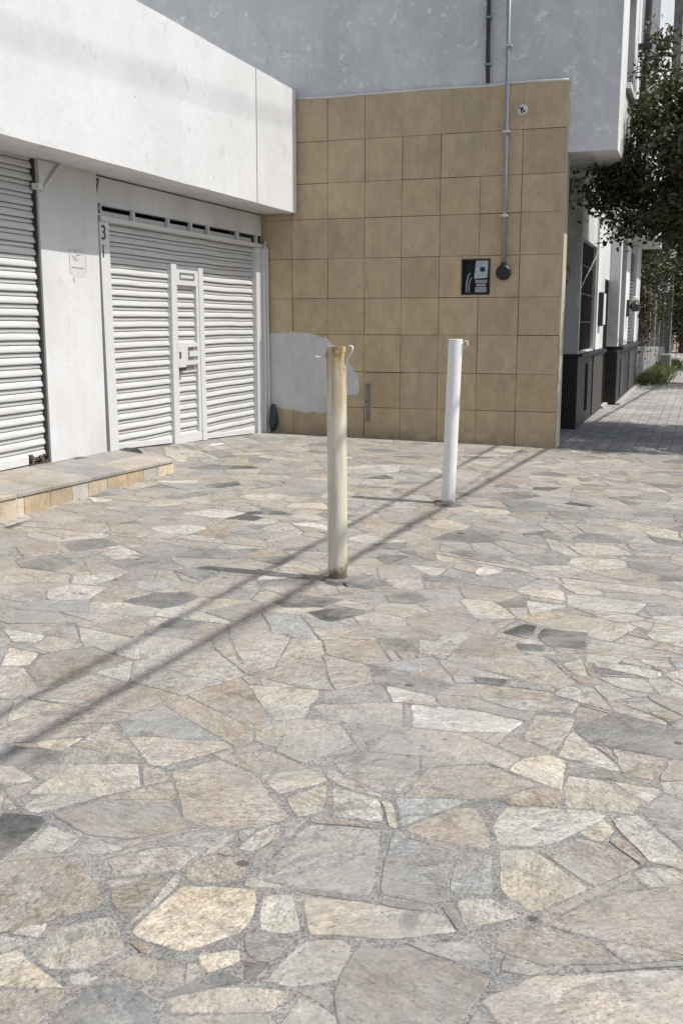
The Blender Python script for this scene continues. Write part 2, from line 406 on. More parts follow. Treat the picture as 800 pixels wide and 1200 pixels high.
CL = {'L': (.395, .376, .332), 'W': (.44, .404, .335), 'B': (.305, .277, .238), 'P': (.343, .317, .285), 'G': (.275, .273, .26), 'D': (.09, .092, .09), 'R': (.48, .455, .415), 'M': (.185, .185, .178)}
TR = '''D 0 950 55 955 58 965 30 990 0 1012 -12 990
L 60 965 98 982 72 1000 28 998
P 105 982 150 995 120 1003 78 1000
B -40 1015 70 1005 105 1020 122 1058 110 1068 0 1095 -40 1090
L 30 1120 55 1090 135 1070 152 1115 100 1137 55 1140
W 150 1092 212 1037 303 1041 300 1075 280 1095 215 1117 170 1105
P 122 1007 200 990 245 995 210 1022 130 1030
B 215 1020 240 1002 293 1006 283 1034 215 1033
B 125 1042 205 1025 152 1080 130 1062
R 272 995 300 973 326 964 330 977 296 1000
G 294 1030 350 974 365 966 447 972 432 1004 436 1051 370 1044
W 303 1049 345 1047 354 1092 330 1096 300 1090
W 353 1050 400 1055 520 1073 537 1095 450 1102 400 1097 358 1096
W 230 1120 282 1111 283 1128 240 1145
G 285 1090 350 1102 320 1130 290 1125
L 305 1150 357 1103 400 1100 416 1108 395 1150 345 1160
B 410 1110 475 1110 575 1145 555 1180 530 1215 400 1215 385 1160
L 184 1190 193 1170 260 1157 345 1160 320 1188
M 50 1205 92 1160 150 1150 185 1170 175 1225 60 1225
B -30 1160 85 1158 50 1200 0 1230
L 325 1205 350 1165 400 1195 420 1230 330 1230
P 100 1140 160 1117 217 1132 215 1155 130 1150
G 457 977 533 1000 515 1062 442 1050
G 537 1000 578 1002 577 1050 523 1048
W 582 997 622 995 690 1042 622 1070 585 1045
P 632 1000 680 982 720 993 752 1017 695 1042
L 530 1055 578 1052 615 1075 545 1091
L 572 970 590 945 695 950 712 957 680 975 635 993 580 992
B 462 972 535 945 572 945 570 975 575 998 500 985
L 662 908 710 915 750 938 745 955 657 945
L 710 960 750 955 800 1000 815 1025 757 1010
B 635 1085 700 1052 830 1030 850 1130 690 1100
B 580 1092 640 1085 700 1105 732 1130 640 1135 575 1115
P 455 1102 560 1105 583 1130 530 1130
R 557 1172 625 1145 790 1135 840 1150 840 1230 600 1225
L 575 1137 615 1145 572 1160
B 465 935 500 900 570 895 635 920 575 938
L 389 921 444 936 452 964 387 957
L 301 908 365 900 386 915 327 932
L 331 936 384 919 380 951 346 959
P 385 893 410 880 490 887 492 903 447 932 402 908
B 200 905 258 890 300 910 345 962 270 975 215 960
L 30 930 90 895 162 895 168 922 115 935
P 0 925 40 915 60 930 20 945
B 60 955 115 940 200 937 222 970 150 985 100 978
L 555 783 590 768 636 767 675 801 655 808 594 793
D 628 747 635 737 687 742 685 761 645 759
D 586 742 614 731 631 734 621 750
D 601 754 643 757 641 764 608 762
R 480 825 530 830 567 835 615 846 597 860 530 858 480 853
L 626 838 675 842 662 862 651 882 608 866
M 668 853 719 835 805 858 820 896 719 875 692 872
L 695 793 756 796 770 815 726 808
L 657 779 680 771 689 794 672 791
L 692 803 709 804 743 818 709 823
M 689 779 746 793 699 791
L 685 767 736 769 719 779 685 776
L 743 772 783 774 790 783 760 781
L 766 730 805 737 805 761 763 751 756 745
L 695 724 732 719 759 725 732 730
P 555 817 678 825 672 838 600 832
D 550 793 597 796 591 805 557 801
L 726 825 763 821 786 833 753 835
D 319 705 354 698 405 703 378 712 334 712
D 358 717 398 712 435 718 388 729 375 727
P 270 751 314 740 341 747 327 773 283 779
L 290 803 375 808 354 815 358 842 321 845
P 359 826 472 823 472 852 388 845
L 331 862 398 848 415 872 354 896 321 882
M 439 747 484 749 486 764 449 762
P 488 749 540 756 526 769 489 766
R 3 737 57 745 44 754 13 754
R 10 759 47 766 34 781 0 781
M 182 734 202 725 238 729 223 739
M 0 899 17 875 78 882 64 896
P 30 818 111 789 142 798 84 821
L 68 717 155 722 118 732
M 70 635 125 630 140 640 85 647
M 190 582 240 575 245 580 200 585
M 125 657 195 652 210 662 150 670
M 285 615 320 615 300 622
L 115 650 145 640 168 650 125 652
M 520 647 550 645 590 657 565 657
L 512 650 645 670 620 672
L 662 640 720 639 745 651 680 652
M 625 627 650 626 660 635
M 640 600 690 597 685 610 650 607
M 580 707 615 700 617 712 590 713
M 437 637 475 635 480 645 450 645
L 655 677 785 692 770 698 660 685
L 660 695 760 707 745 720 665 712'''
X0, X1, Y0, Y1 = -5.75, 3.0, -1.5, 12.52
traced = []
for ln in TR.split('\n'):
    w = ln.split(); pts = [ground_pt(float(w[i]), float(w[i + 1])) for i in range(1, len(w), 2)]
    traced.append((w[0], hull(pts)))
stones = []      # (poly, colour)
used = []
for k, P in traced:
    ps = [P]
    for U in used: ps = [q for p in ps for q in subtract(p, U)]
    used.append(P)
    if ps: stones.append((max(ps, key=area), k))
sites = []
tries = 0
while tries < 14000 and len(sites) < 1100:
    tries += 1
    p = (R.uniform(X0, X1), R.uniform(Y0, Y1)); rr = (.26 + .28 * R.random() ** 2) * (1 if p[1] < 4.6 else .72)
    if all((p[0] - q[0]) ** 2 + (p[1] - q[1]) ** 2 > (min(rr, q[2])) ** 2 for q in sites): sites.append((p[0], p[1], rr))
def split(p, depth):
    if depth == 0 or area(p) < .05: return [p]
    cx = sum(q[0] for q in p) / len(p); cy = sum(q[1] for q in p) / len(p)
    x0, x1, y0, y1 = bbox(p)
    a = (pi / 2 if (x1 - x0) < (y1 - y0) else 0) + R.uniform(-.7, .7)
    n = (cos(a), sin(a)); d = n[0] * cx + n[1] * cy + R.uniform(-.06, .06)
    return split(clip(p, n, d), depth - 1 if R.random() < .6 else 0) + split(clip(p, (-n[0], -n[1]), -d), depth - 1 if R.random() < .6 else 0)
fills = []
for s in sites:
    c = [(X0, Y0), (X1, Y0), (X1, Y1), (X0, Y1)]
    near = sorted(((q[0] - s[0]) ** 2 + (q[1] - s[1]) ** 2, q) for q in sites if q is not s)[:26]
    for _, q in near:
        n = (q[0] - s[0], q[1] - s[1]); c = clip(c, n, (n[0] * (q[0] + s[0]) + n[1] * (q[1] + s[1])) / 2)
    if len(c) < 3: continue
    fills += split(c, R.choice((0, 0, 1, 1, 2)))
for U in used:
    fills = [q for p in fills for q in subtract(p, U)]
for p in fills:
    if len(p) > 2:
        far = sum(a[1] for a in p) / len(p) > 5.2
        k = R.choices('LWBPGDRM', (16, 3, 26, 30, 12, 2, 3, 10) if far else (16, 5, 30, 32, 13, 0, 3, 3))[0]
        stones.append((p, k))
pv = MB()
# mortar bed
pv.m = 1
nx, ny = 36, 60
vs = [(X0 + (X1 - X0) * i / nx, Y0 + (12.75 - Y0) * j / ny) for j in range(ny + 1) for i in range(nx + 1)]
pv.add([(x, y, gz(x, y)) for x, y in vs], [(j * (nx + 1) + i, j * (nx + 1) + i + 1, (j + 1) * (nx + 1) + i + 1, (j + 1) * (nx + 1) + i) for j in range(ny) for i in range(nx)], (.3, .3, .3))
pv.m = 0
nst = 0
for p, k in stones:
    big = area(p)
    if cy_ := sum(a[1] for a in p) / len(p):
        per = sum(math.hypot(p[i][0] - p[i - 1][0], p[i][1] - p[i - 1][1]) for i in range(len(p)))
        if 2 * big / per < (.022 if cy_ < 6.5 else .04): continue        # slivers are left to the mortar
    q = inset(p, R.uniform(.0012, .0055) + (.004 if R.random() < .15 else 0))
    if len(q) < 3 or area(q) < .0018: continue
    cy = sum(a[1] for a in q) / len(q)
    seg = .028 if cy < 5.5 else .06 if cy < 8.5 else .14
    amp = .009 if cy < 8.5 else .01
    # corner rounding + ragged edge
    ring = []
    for i in range(len(q)):
        a, b = q[i], q[(i + 1) % len(q)]; L = sqrt((a[0] - b[0]) ** 2 + (a[1] - b[1]) ** 2); n = max(1, int(L / seg))
        for j in range(n):
            t = j / n; ring.append((a[0] + (b[0] - a[0]) * t, a[1] + (b[1] - a[1]) * t))
    sm = []
    for i in range(len(ring)):
        a, b, c = ring[i - 1], ring[i], ring[(i + 1) % len(ring)]
        sm.append(((a[0] + 6 * b[0] + c[0]) / 8, (a[1] + 6 * b[1] + c[1]) / 8) if seg < .1 else b)
    ring = []
    for x, y in sm:
        v = mnoise.noise_vector(Vector((x * 9, y * 9, nst * .37))) * amp + mnoise.noise_vector(Vector((x * 40, y * 40, nst * .7))) * amp * .5
        ring.append((x + v.x, y + v.y))
    if area(ring) < .0015: continue
    cx = sum(a[0] for a in ring) / len(ring); cyy = sum(a[1] for a in ring) / len(ring)
    ext = sqrt(max(big, .01))
    sh = 1 - min(.12, .0035 / ext * 2)
    h = R.uniform(.0012, .0042); tx, ty = R.uniform(-.005, .005), R.uniform(-.005, .005)
    def zz(x, y, e=0): return gz(x, y) + h + max(-.0015, min(.003, tx * (x - cx) + ty * (y - cyy))) - e
    base = CL[k]; j = R.uniform(.85, 1.09); w = R.uniform(-.03, .03)
    col = (base[0] * j * (1 + w), base[1] * j, base[2] * j * (1 - w), R.random())
    n = len(ring)
    top = [(cx + (x - cx) * sh, cyy + (y - cyy) * sh) for x, y in ring]
    V = [(x, y, gz(x, y) - .01) for x, y in ring] + [(x, y, zz(x, y, .0025)) for x, y in ring] + [(x, y, zz(x, y)) for x, y in top]
    F = [(i, (i + 1) % n, n + (i + 1) % n, n + i) for i in range(n)] + [(n + i, n + (i + 1) % n, 2 * n + (i + 1) % n, 2 * n + i) for i in range(n)] + [tuple(range(2 * n, 3 * n))]
    pv.add(V, F, col); nst += 1
structure(pv.build('flagstone_paving', [M['stone'], M['mortar']], normals=False))
print('stones', nst)

# ground around, sidewalk, kerb and road
structure(MB().add([(-600, -600, -.42), (600, -600, -.42), (600, 900, -.42), (-600, 900, -.42)], [(0, 1, 2, 3)]).build('ground', M['earth']))
def sheet(x0, x1, y0, y1, dz, name, m, n=8):
    b = MB(); ys = [y0 + (y1 - y0) * i / n for i in range(n + 1)]
    b.add([(x, y, -.02 * (x + 1) + dz) for y in ys for x in (x0, x1)], [(2 * i, 2 * i + 1, 2 * i + 3, 2 * i + 2) for i in range(n)])
    return structure(b.build(name, m))
sheet(-3.2, 3.0, 12.752, 60, .004, 'paved_sidewalk', M['paver'], 30)
sheet(-4.9, 3.0, -30, Y0 - .002, .0, 'rear_paving', M['mortar'], 8).name = 'cement_apron'
b = MB(); b.hexa([(3.0, -30, -.4), (3.17, -30, -.4), (3.17, 90, -.4), (3.0, 90, -.4)], [(3.0, -30, -.078), (3.15, -30, -.082), (3.15, 90, -.082), (3.0, 90, -.078)])
structure(b.build('kerb', M['kerb'], bevel=.015))
structure(MB().add([(3.17, -60, -.21), (11.5, -60, -.19), (11.5, 140, -.19), (3.17, 140, -.21)], [(0, 1, 2, 3)]).build('road', M['road']))

# ------------------------------------------------------------------ left shop building
shop = thing('shop_building', (FAC, 8, 0), 'low white shop building with two closed roller shutters under a deep white fascia', 'building')
BX = -13.0; Z0 = -.35
# facade wall: pillar between the shutters, the wall left of frame, roof block
b = MB()
b.box(FAC - .35, FAC, 7.80, 8.715, Z0, 2.853)               # pillar
b.build('pillar', M['pillar'], shop)
for a in ((FAC - .35, FAC, 2.4, 4.1), (BX, FAC - .4, 2.1, 2.398), (BX, FAC - .4, 12.40, 12.64), (BX, BX + .25, 2.40, 12.398)):
    b = MB(); b.box(*a, Z0, 2.853); b.build('facade_wall', M['pillar'], shop)
b = MB(); b.box(BX, FAS - .02, 2.42, 12.60, 2.856, 4.05); b.build('roof_slab', M['white_wall'], shop)
b = MB()
def fascia_piece(y0, y1, x):
    n = max(2, int((y1 - y0) / .35)); mm = 7
    V = []
    for j in range(mm + 1):
        for i in range(n + 1):
            y = y0 + (y1 - y0) * i / n; z = 2.852 + 1.455 * j / mm
            V.append((x + .006 * mnoise.noise(Vector((y * .9, z * 1.1, 3))) , y, z + (.006 * mnoise.noise(Vector((y * 3, j, 1))) if j in (0, mm) else 0)))
    o = (n + 1) * (mm + 1)
    V += [(x - .16, v[1], v[2]) for v in V]
    F = []
    for j in range(mm):
        for i in range(n):
            q = (j * (n + 1) + i, j * (n + 1) + i + 1, (j + 1) * (n + 1) + i + 1, (j + 1) * (n + 1) + i)
            F.append(q); F.append(tuple(o + k for k in q[::-1]))
    for i in range(n):
        F.append((i, o + i, o + i + 1, i + 1)); t = mm * (n + 1) + i; F.append((t, t + 1, o + t + 1, o + t))
    for j in range(mm):
        t = j * (n + 1); F.append((t, t + n + 1, o + t + n + 1, o + t)); t += n; F.append((t, o + t, o + t + n + 1, t + n + 1))
    b.add(V, F)
fascia_piece(2.4, 11.395, FAS); fascia_piece(11.407, 12.628, FAS + .004)
b.box(FAS - .15, FAS - .02, 11.38, 11.42, 2.87, 4.29)
b.build('fascia', M['white_wall'], shop)
b = MB(); b.box(FAC - .3, FAS - .165, 2.45, 12.62, 2.8545, 2.90); b.build('soffit', M['pillar'], shop)
# black sheets behind the gaps, darkness of the unlit interior put into their colour
b = MB(); b.box(FAC - .40, FAC - .36, 8.72, 12.40, Z0, 2.85); b.box(FAC - .40, FAC - .36, 4.1, 7.80, Z0, 2.85); b.build('interior', M['black'], shop)

def shutter_panel(b, y0, y1, z1, x, zb, pitch=.101):
    """interlocking curved slats as one corrugated sheet"""
    prof = [(0, -.024), (.04, -.024), (.05, .001), (.13, .0035), (.24, .003), (.33, -.001), (.35, -.002), (.36, -.024), (.425, -.024), (.435, .012), (.47, .017), (.54, .019), (.66, .0175), (.78, .013), (.90, .007), (.97, .001), (.985, -.002)]
    ys = [y0 + (y1 - y0) * i / 10 for i in range(11)]
    rows = []
    k = int(-.2 / pitch)
    while True:
        for t, o in prof:
            z = (k + t) * pitch
            if z > z1: break
            rows.append((z, o))
        else:
            k += 1; continue
        break
    V = []
    for z, o in rows:
        for y in ys:
            zz = z + .009 * mnoise.noise(Vector((y * 1.6, z * 2.1, 5)))
            V.append((x + o + .010 * mnoise.noise(Vector((y * 1.5, z * 1.5, 9))), y, max(zz, zb(y))))
    n = len(ys)
    F = [(j * n + i, j * n + i + 1, (j + 1) * n + i + 1, (j + 1) * n + i) for j in range(len(rows) - 1) for i in range(n - 1) if V[(j + 1) * n + i][2] - V[j * n + i][2] > 1e-5 or V[(j + 1) * n + i + 1][2] - V[j * n + i + 1][2] > 1e-5]
    b.add(V, F)
SX = FAC - .055
# right shutter with its wicket door
b = MB(); shutter_panel(b, 8.90, 12.36, 2.45, SX, zbot)
sh = b.build('roller_shutter', M['slat'], shop, normals=False)
for y0, y1 in ((8.93, 10.09), (10.90, 12.32)):
    b = MB(); b.hexa([(SX - .01, y0, zbot(y0) - .002), (SX + .034, y0, zbot(y0) - .002), (SX + .034, y1, zbot(y1) - .002), (SX - .01, y1, zbot(y1) - .002)],
           [(SX - .01, y0, zbot(y0) + .055), (SX + .034, y0, zbot(y0) + .055), (SX + .034, y1, zbot(y1) + .055), (SX - .01, y1, zbot(y1) + .055)])
    b.build('bottom_rail', M['white_metal'], sh, bevel=.004)
wx0, wx1 = SX - .005, SX + .058
b = MB()
b.hexa([(wx0, 10.10, .195), (wx1, 10.10, .195), (wx1, 10.235, .187), (wx0, 10.235, .187)], [(wx0, 10.125, 2.115), (wx1, 10.125, 2.115), (wx1, 10.245, 2.115), (wx0, 10.245, 2.115)])
b.hexa([(wx0, 10.785, .168), (wx1, 10.785, .168), (wx1, 10.90, .162), (wx0, 10.90, .162)], [(wx0, 10.77, 2.10), (wx1, 10.77, 2.10), (wx1, 10.875, 2.10), (wx0, 10.875, 2.10)])
b.build('wicket_door_frame', M['white_metal'], sh, bevel=.004)
b = MB()
b.box(wx0, wx1 - .014, 10.24, 10.785, 1.90, 2.065); b.hexa([(wx0, 10.235, .19), (wx1 - .014, 10.235, .19), (wx1 - .014, 10.785, .170), (wx0, 10.785, .170)], [(wx0, 10.235, .29), (wx1 - .014, 10.235, .29), (wx1 - .014, 10.785, .285), (wx0, 10.785, .285)])
b.box(wx0, wx1 - .012, 10.72, 10.783, .288, 1.898)
b.build('wicket_door_rail', M['white_metal'], sh, bevel=.004)
b = MB(); 
for a in ((10.33, 10.345, 1.965, 2.035), (10.66, 10.675, 1.965, 2.035), (10.346, 10.659, 2.022, 2.035), (10.346, 10.659, 1.965, 1.978)): b.box(wx1 - .016, wx1 - .006, *a)
b.build('letter_slot', M['grey_metal'], sh)
b = MB(); b.box(wx1 - .004, wx1 + .006, 10.215, 10.40, 1.02, 1.285); b.build('lock_plate', M['white_metal'], sh, bevel=.003)
b = MB()
for a in ((10.405, 10.455, 1.04, 1.28), (10.456, 10.71, 1.235, 1.28), (10.456, 10.71, 1.04, 1.085), (10.50, 10.71, 1.13, 1.19)): b.box(SX, wx1 + .002, *a)
b.build('lock_box', M['white_metal'], sh, bevel=.004)
b = MB(); b.box(wx1 + .007, wx1 + .012, 10.245, 10.275, 1.12, 1.19); b.build('keyhole', M['dark_metal'], sh); b = MB(); b.box(wx1 - .002, wx1 + .02, 10.235, 10.37, .985, 1.012); b.build('latch', M['dark_metal'], sh)
b = MB(); b.hexa([(SX + .03, 10.40, .150), (SX + .30, 10.50, .142), (SX + .30, 10.85, .128), (SX + .03, 10.92, .130)], [(SX + .03, 10.40, .162), (SX + .30, 10.50, .152), (SX + .30, 10.85, .138), (SX + .03, 10.92, .142)])
b.build('threshold_plate', M['white_metal'], sh)
# left shutter
b = MB(); shutter_panel(b, 4.1, 7.785, 2.93, SX, lambda y: .335 - (y - 7.0) * .02)
sh2 = b.build('roller_shutter', M['slat'], shop, normals=False)
b = MB(); b.box(SX - .01, SX + .036, 4.12, 7.50, .305, .375); b.build('bottom_rail', M['white_metal'], sh2, bevel=.004)
b = MB()
for i in range(26):
    y = 7.50 + R.random() * .27; z = .285 + R.random() * .075; s = R.uniform(.008, .026)
    b.box(SX - .005, SX + .03 + R.random() * .02, y, y + s * 1.6, z, z + s)
o = b.build('bottom_rail_end', M['rust'], sh2); o['label'] = 'rusty broken end of the bottom rail'
# header panel, transom frame, roll, jambs
b = MB(); b.box(FAC - .10, FAC - .03, 8.72, 12.63, 2.585, 2.838); b.build('header_panel', M['pillar'], shop)
b = MB(); b.box(FAC - .07, FAC + .012, 8.76, 12.64, 2.435, 2.482)
for y in (9.38, 10.10, 10.62, 11.05, 11.85, 12.42): b.box(FAC - .045, FAC - .005, y, y + .035, 2.482, 2.584)
b.build('transom_frame', M['white_metal'], shop, bevel=.003)
b = MB(); b.box(FAC - .075, FAC - .05, 8.81, 12.36, 2.4825, 2.538); b.build('transom_strip', M['slat'], shop)
b = MB(); b.tube([(FAC - .16, 8.76, 2.475), (FAC - .16, 12.36, 2.475)], .06, 14); b.build('shutter_roll', M['grey_metal'], shop)
b = MB()
b.hexa([(FAC - .10, 8.765, .24), (FAC + .012, 8.765, .24), (FAC + .012, 8.925, .24), (FAC - .10, 8.925, .24)], [(FAC - .10, 8.728, 2.43), (FAC + .012, 8.728, 2.43), (FAC + .012, 8.888, 2.43), (FAC - .10, 8.888, 2.43)])
b.box(FAC - .10, FAC - .004, 8.722, 8.80, 2.484, 2.583)
b.build('jamb', M['white_metal'], shop, bevel=.003)
b = MB(); b.box(FAC - .10, FAC + .012, 12.365, 12.52, .04, 2.43); b.box(FAC - .02, FAC + .05, 12.53, 12.585, .06, 2.43); b.build('jamb', M['white_metal'], shop, bevel=.004)
b = MB(); b.tube([(FAC + .06, 12.60, .09), (FAC + .062, 12.60, .8), (FAC + .055, 12.605, 1.6), (FAC + .058, 12.60, 2.42), (FAC + .02, 12.60, 2.47), (FAC + .06, 12.56, 2.50)], .016, 10); b.build('pipe', M['white_metal'], shop)
# guide bracket at the pillar head
b = MB(); b.prism([(FAC + .004, 7.80, 2.848), (FAC + .004, 8.07, 2.848), (FAC + .004, 7.95, 2.76), (FAC + .004, 7.87, 2.66), (FAC + .004, 7.80, 2.64)], (.012, 0, 0))
b.tube([(FAC + .03, 8.10, 2.846), (FAC + .03, 7.83, 2.60)], .016, 8)
b.box(FAC - .02, FAC + .045, 7.74, 7.815, 2.60, 2.65); b.build('bracket', M['white_metal'], shop)
# ragged dark guide channel beside the left shutter
b = MB(); b.box(FAC - .09, FAC - .02, 7.772, 7.798, .3, 2.85); b.build('guide_channel', M['dark_metal'], shop)
# old paint scar on the pillar
b = MB(); pts = []
for i in range(22):
    t = 2 * pi * i / 22; c, s_ = cos(t), sin(t); q = (abs(c) ** 4 + abs(s_) ** 4) ** -.25
    pts.append((FAC - .001, 8.36 + .14 * c * q + R.uniform(-.006, .006), 2.035 + .125 * s_ * q + R.uniform(-.008, .008)))
b.prism(pts, (.0025, 0, 0)); b.build('paint_scar', plaster('scraped_paint', (.61, .61, .605), (.42, .41, .39), (.48, .47, .45), .6, 0, .3, .5, .9), shop)
b = MB()
for (ya, za, yb, zb_, w) in ((8.27, 2.09, 8.30, 2.055, .010), (8.30, 2.055, 8.33, 2.095, .008), (8.34, 2.10, 8.40, 2.102, .007), (8.36, 2.06, 8.31, 2.052, .007), (8.25, 1.99, 8.44, 1.985, .011), (8.30, 2.135, 8.34, 2.13, .007), (8.27, 1.90, 8.285, 1.86, .009), (8.22, 2.15, 8.225, 1.93, .005), (8.49, 2.10, 8.48, 1.95, .005)):
    d = Vector((0, yb - ya, zb_ - za)); nrm = Vector((0, -d.z, d.y)).normalized() * w / 2; A = Vector((FAC + .002, ya, za)); B_ = Vector((FAC + .002, yb, zb_))
    b.prism([A - nrm, B_ - nrm, B_ + nrm, A + nrm], (.0012, 0, 0))
b.build('scribble', plain('pencil_grey', (.34, .33, .32), .9), shop)
# painted digits, one under another, on the post face
def digit(ch, y, z, h, x, wscale=.9, m='digit'):
    cu = bpy.data.curves.new('digit', 'FONT'); cu.body = ch; cu.size = h * 1.38; cu.extrude = .0015; cu.offset = h * .008
    o = bpy.data.objects.new('tmp', cu); COL.objects.link(o)
    dg = bpy.context.evaluated_depsgraph_get(); me = bpy.data.meshes.new_from_object(o.evaluated_get(dg)); bpy.data.objects.remove(o)
    xs = [v.co.x for v in me.vertices]; x0 = min(xs)
    pw = parent_world(shop)
    for v in me.vertices:
        a, c, d = (v.co.x - x0) * wscale, v.co.y, v.co.z
        v.co = (x + d - pw.x, y + a - pw.y, z + c - pw.z)
    me.materials.append(M[m]); q = bpy.data.objects.new('painted_digit', me); COL.objects.link(q); q.parent = shop
    return q
digit('7', 8.728, 2.665, .16, FAC - .026, .8); digit('0', 8.728, 2.50, .10, FAC - .001, .7)
digit('3', 8.752, 2.268, .135, FAC + .0145, 1.0); digit('1', 8.760, 2.105, .12, FAC + .0145, 1.0)

# ------------------------------------------------------------------ stone step in front of the pillar
st = thing('stone_step', (-5.0, 6.5, .08), 'low tan stone step running along the foot of the white shop front', 'step')
def step_front(y): return .262 - .0175 * (y - 5.8) if y > 5.8 else .262
def step_back(y): return .312 - .0115 * (y - 6)
ya, yb = 2.4, 8.93
b = MB(); ycur = ya
tcol = [(.36, .325, .28), (.39, .345, .28), (.27, .262, .25), (.38, .34, .30), (.31, .295, .27)]
while ycur < yb - .01:
    w = R.uniform(.42, .62); y2 = min(yb, ycur + w); 
    if yb - y2 < .2: y2 = yb
    for (u0, u1) in ((0, .5), (.5, 1)):
        xa, xb_ = -4.728 + (FAC - .03 + 4.728) * u0, -4.728 + (FAC - .03 + 4.728) * u1
        g_ = .003
        def zt(y, u): return step_front(y) + (step_back(y) - step_front(y)) * u
        e = .0 if y2 < yb else .06 * (1 - u0)
        V = [(xa - g_ * (u0 > 0), ycur + g_, zt(ycur, u0)), (xa - g_ * (u0 > 0), y2 - g_ - e * .5, zt(y2, u0)), (xb_ + g_, y2 - g_ - e * .2, zt(y2, u1)), (xb_ + g_, ycur + g_, zt(ycur, u1))]
        b.hexa([(v[0], v[1], v[2] - .03) for v in V], V)
        j = R.uniform(.9, 1.12); c = tcol[R.randrange(5)]
        for i in range(1, 7): b.c[-i] = (c[0] * j, c[1] * j, c[2] * j, 0)
    ycur = y2
b.build('tread', M['step'], st, bevel=.005)
b = MB(); ycur = ya
fcol = [(.50, .38, .22), (.54, .46, .33), (.58, .50, .38), (.46, .36, .24), (.56, .47, .32), (.44, .41, .37)]
while ycur < yb - .02:
    y2 = min(yb - .02, ycur + R.uniform(.24, .36))
    if yb - .02 - y2 < .12: y2 = yb - .02
    z1a, z1b = step_front(ycur) - .034, step_front(y2) - .034
    b.hexa([(-4.76, ycur + .003, 0), (-4.738, ycur + .003, 0), (-4.738, y2 - .003, 0), (-4.76, y2 - .003, 0)], [(-4.76, ycur + .003, z1a), (-4.738, ycur + .003, z1a), (-4.738, y2 - .003, z1b), (-4.76, y2 - .003, z1b)])
    j = R.uniform(.88, 1.12); c = fcol[R.randrange(6)]
    for i in range(1, 7): b.c[-i] = (c[0] * j, c[1] * j, c[2] * j, 0)
    ycur = y2
b.build('riser', M['step'], st, bevel=.004)
b = MB(); b.hexa([(FAC + .0, ya, -.05), (-4.763, ya, -.05), (-4.763, yb - .04, -.05), (FAC, yb - .08, -.05)], [(FAC, ya, .275), (-4.763, ya, .225), (-4.763, yb - .04, .172), (FAC, yb - .08, .24)])
b.build('core', M['footing'], st)
# grey half-round rubber wedge at the jamb
b = MB(); pts = [(-5.32, 8.86 + .34 * t, .235 - .05 * t + .075 * sin(pi * min(1, max(0, t))) ** .6) for t in [i / 12 for i in range(13)]]
pts = [(-5.32, 8.86, .215)] + pts + [(-5.32, 9.20, .15)]
o = b.prism(pts, (.10, 0, 0)).build('rubber_wedge', M['rubber'], bevel=.006); tag(o, 'small grey half-round wedge lying at the foot of the shutter jamb', 'wedge')

# ------------------------------------------------------------------ grey building with the tan tiled wall
gb = thing('grey_building', (-1.6, 12.65, 0), 'tall grey building with tan tiles on its lower wall and an overhanging upper floor', 'building')
TX = [-5.42, -4.97, -4.487, -4.007, -3.533, -3.056, -2.572, -2.085, -1.592]; TZ = [-.02, .443, .891, 1.353, 1.802, 2.29, 2.774, 3.203, 3.703, 4.207]
NI = (-2.777, -2.435, 1.835, 2.251)
def rsub(r, h):
    x0, x1, z0, z1 = r; a, c, d, e = h
    if a >= x1 or c <= x0 or d >= z1 or e <= z0: return [r]
    o = []
    if a > x0: o.append((x0, a, z0, z1))
    if c < x1: o.append((c, x1, z0, z1))
    xa, xb_ = max(a, x0), min(c, x1)
    if d > z0: o.append((xa, xb_, z0, d))
    if e < z1: o.append((xa, xb_, e, z1))
    return o
b = MB()
for i in range(len(TX) - 1):
    for j in range(len(TZ) - 1):
        ga, gb_ = R.uniform(.0015, .0035), R.uniform(.0015, .0035)
        sx, sz = R.uniform(-.012, .012), R.uniform(-.012, .012)
        r = (TX[i] + ga + sx * .3, TX[i + 1] - gb_, TZ[j] + ga, TZ[j + 1] - gb_ + sz * .2)
        if r[1] < -4.88 and r[2] > 3.0: continue
        jj = R.uniform(.92, 1.06); c = (.485 * jj, .375 * jj * R.uniform(.985, 1.01), (.235 * jj) * R.uniform(.97, 1.03), 0)
        dy = R.uniform(-.0015, .0015)
        for q in rsub(r, NI): b.box(q[0], q[1], WALL_Y + dy, WALL_Y + .012, q[2], q[3], c)
b.build('tile_cladding', M['tile'], gb, bevel=.0012)
b = MB()
for q in rsub((-5.45, -1.594, -.3, 4.203), NI): b.box(q[0], q[1], WALL_Y + .004, WALL_Y + .05, q[2], q[3])
b.build('grout_bed', M['grout'], gb)
b = MB(); b.box(-12.9, -1.61, 12.71, 12.95, -.3, 3.44); b.box(-5.3, -1.61, 12.71, 12.95, 3.441, 4.2); b.box(NI[0] - .02, NI[1] + .02, 12.702, 12.709, NI[2] - .02, NI[3] + .02)
b.build('lower_wall', M['grey_wall'], gb)
b = MB(); b.box(NI[0] - .02, NI[1] + .02, 12.700, 12.7015, NI[2] - .02, NI[3] + .02); b.build('meter_recess', M['black'], gb)
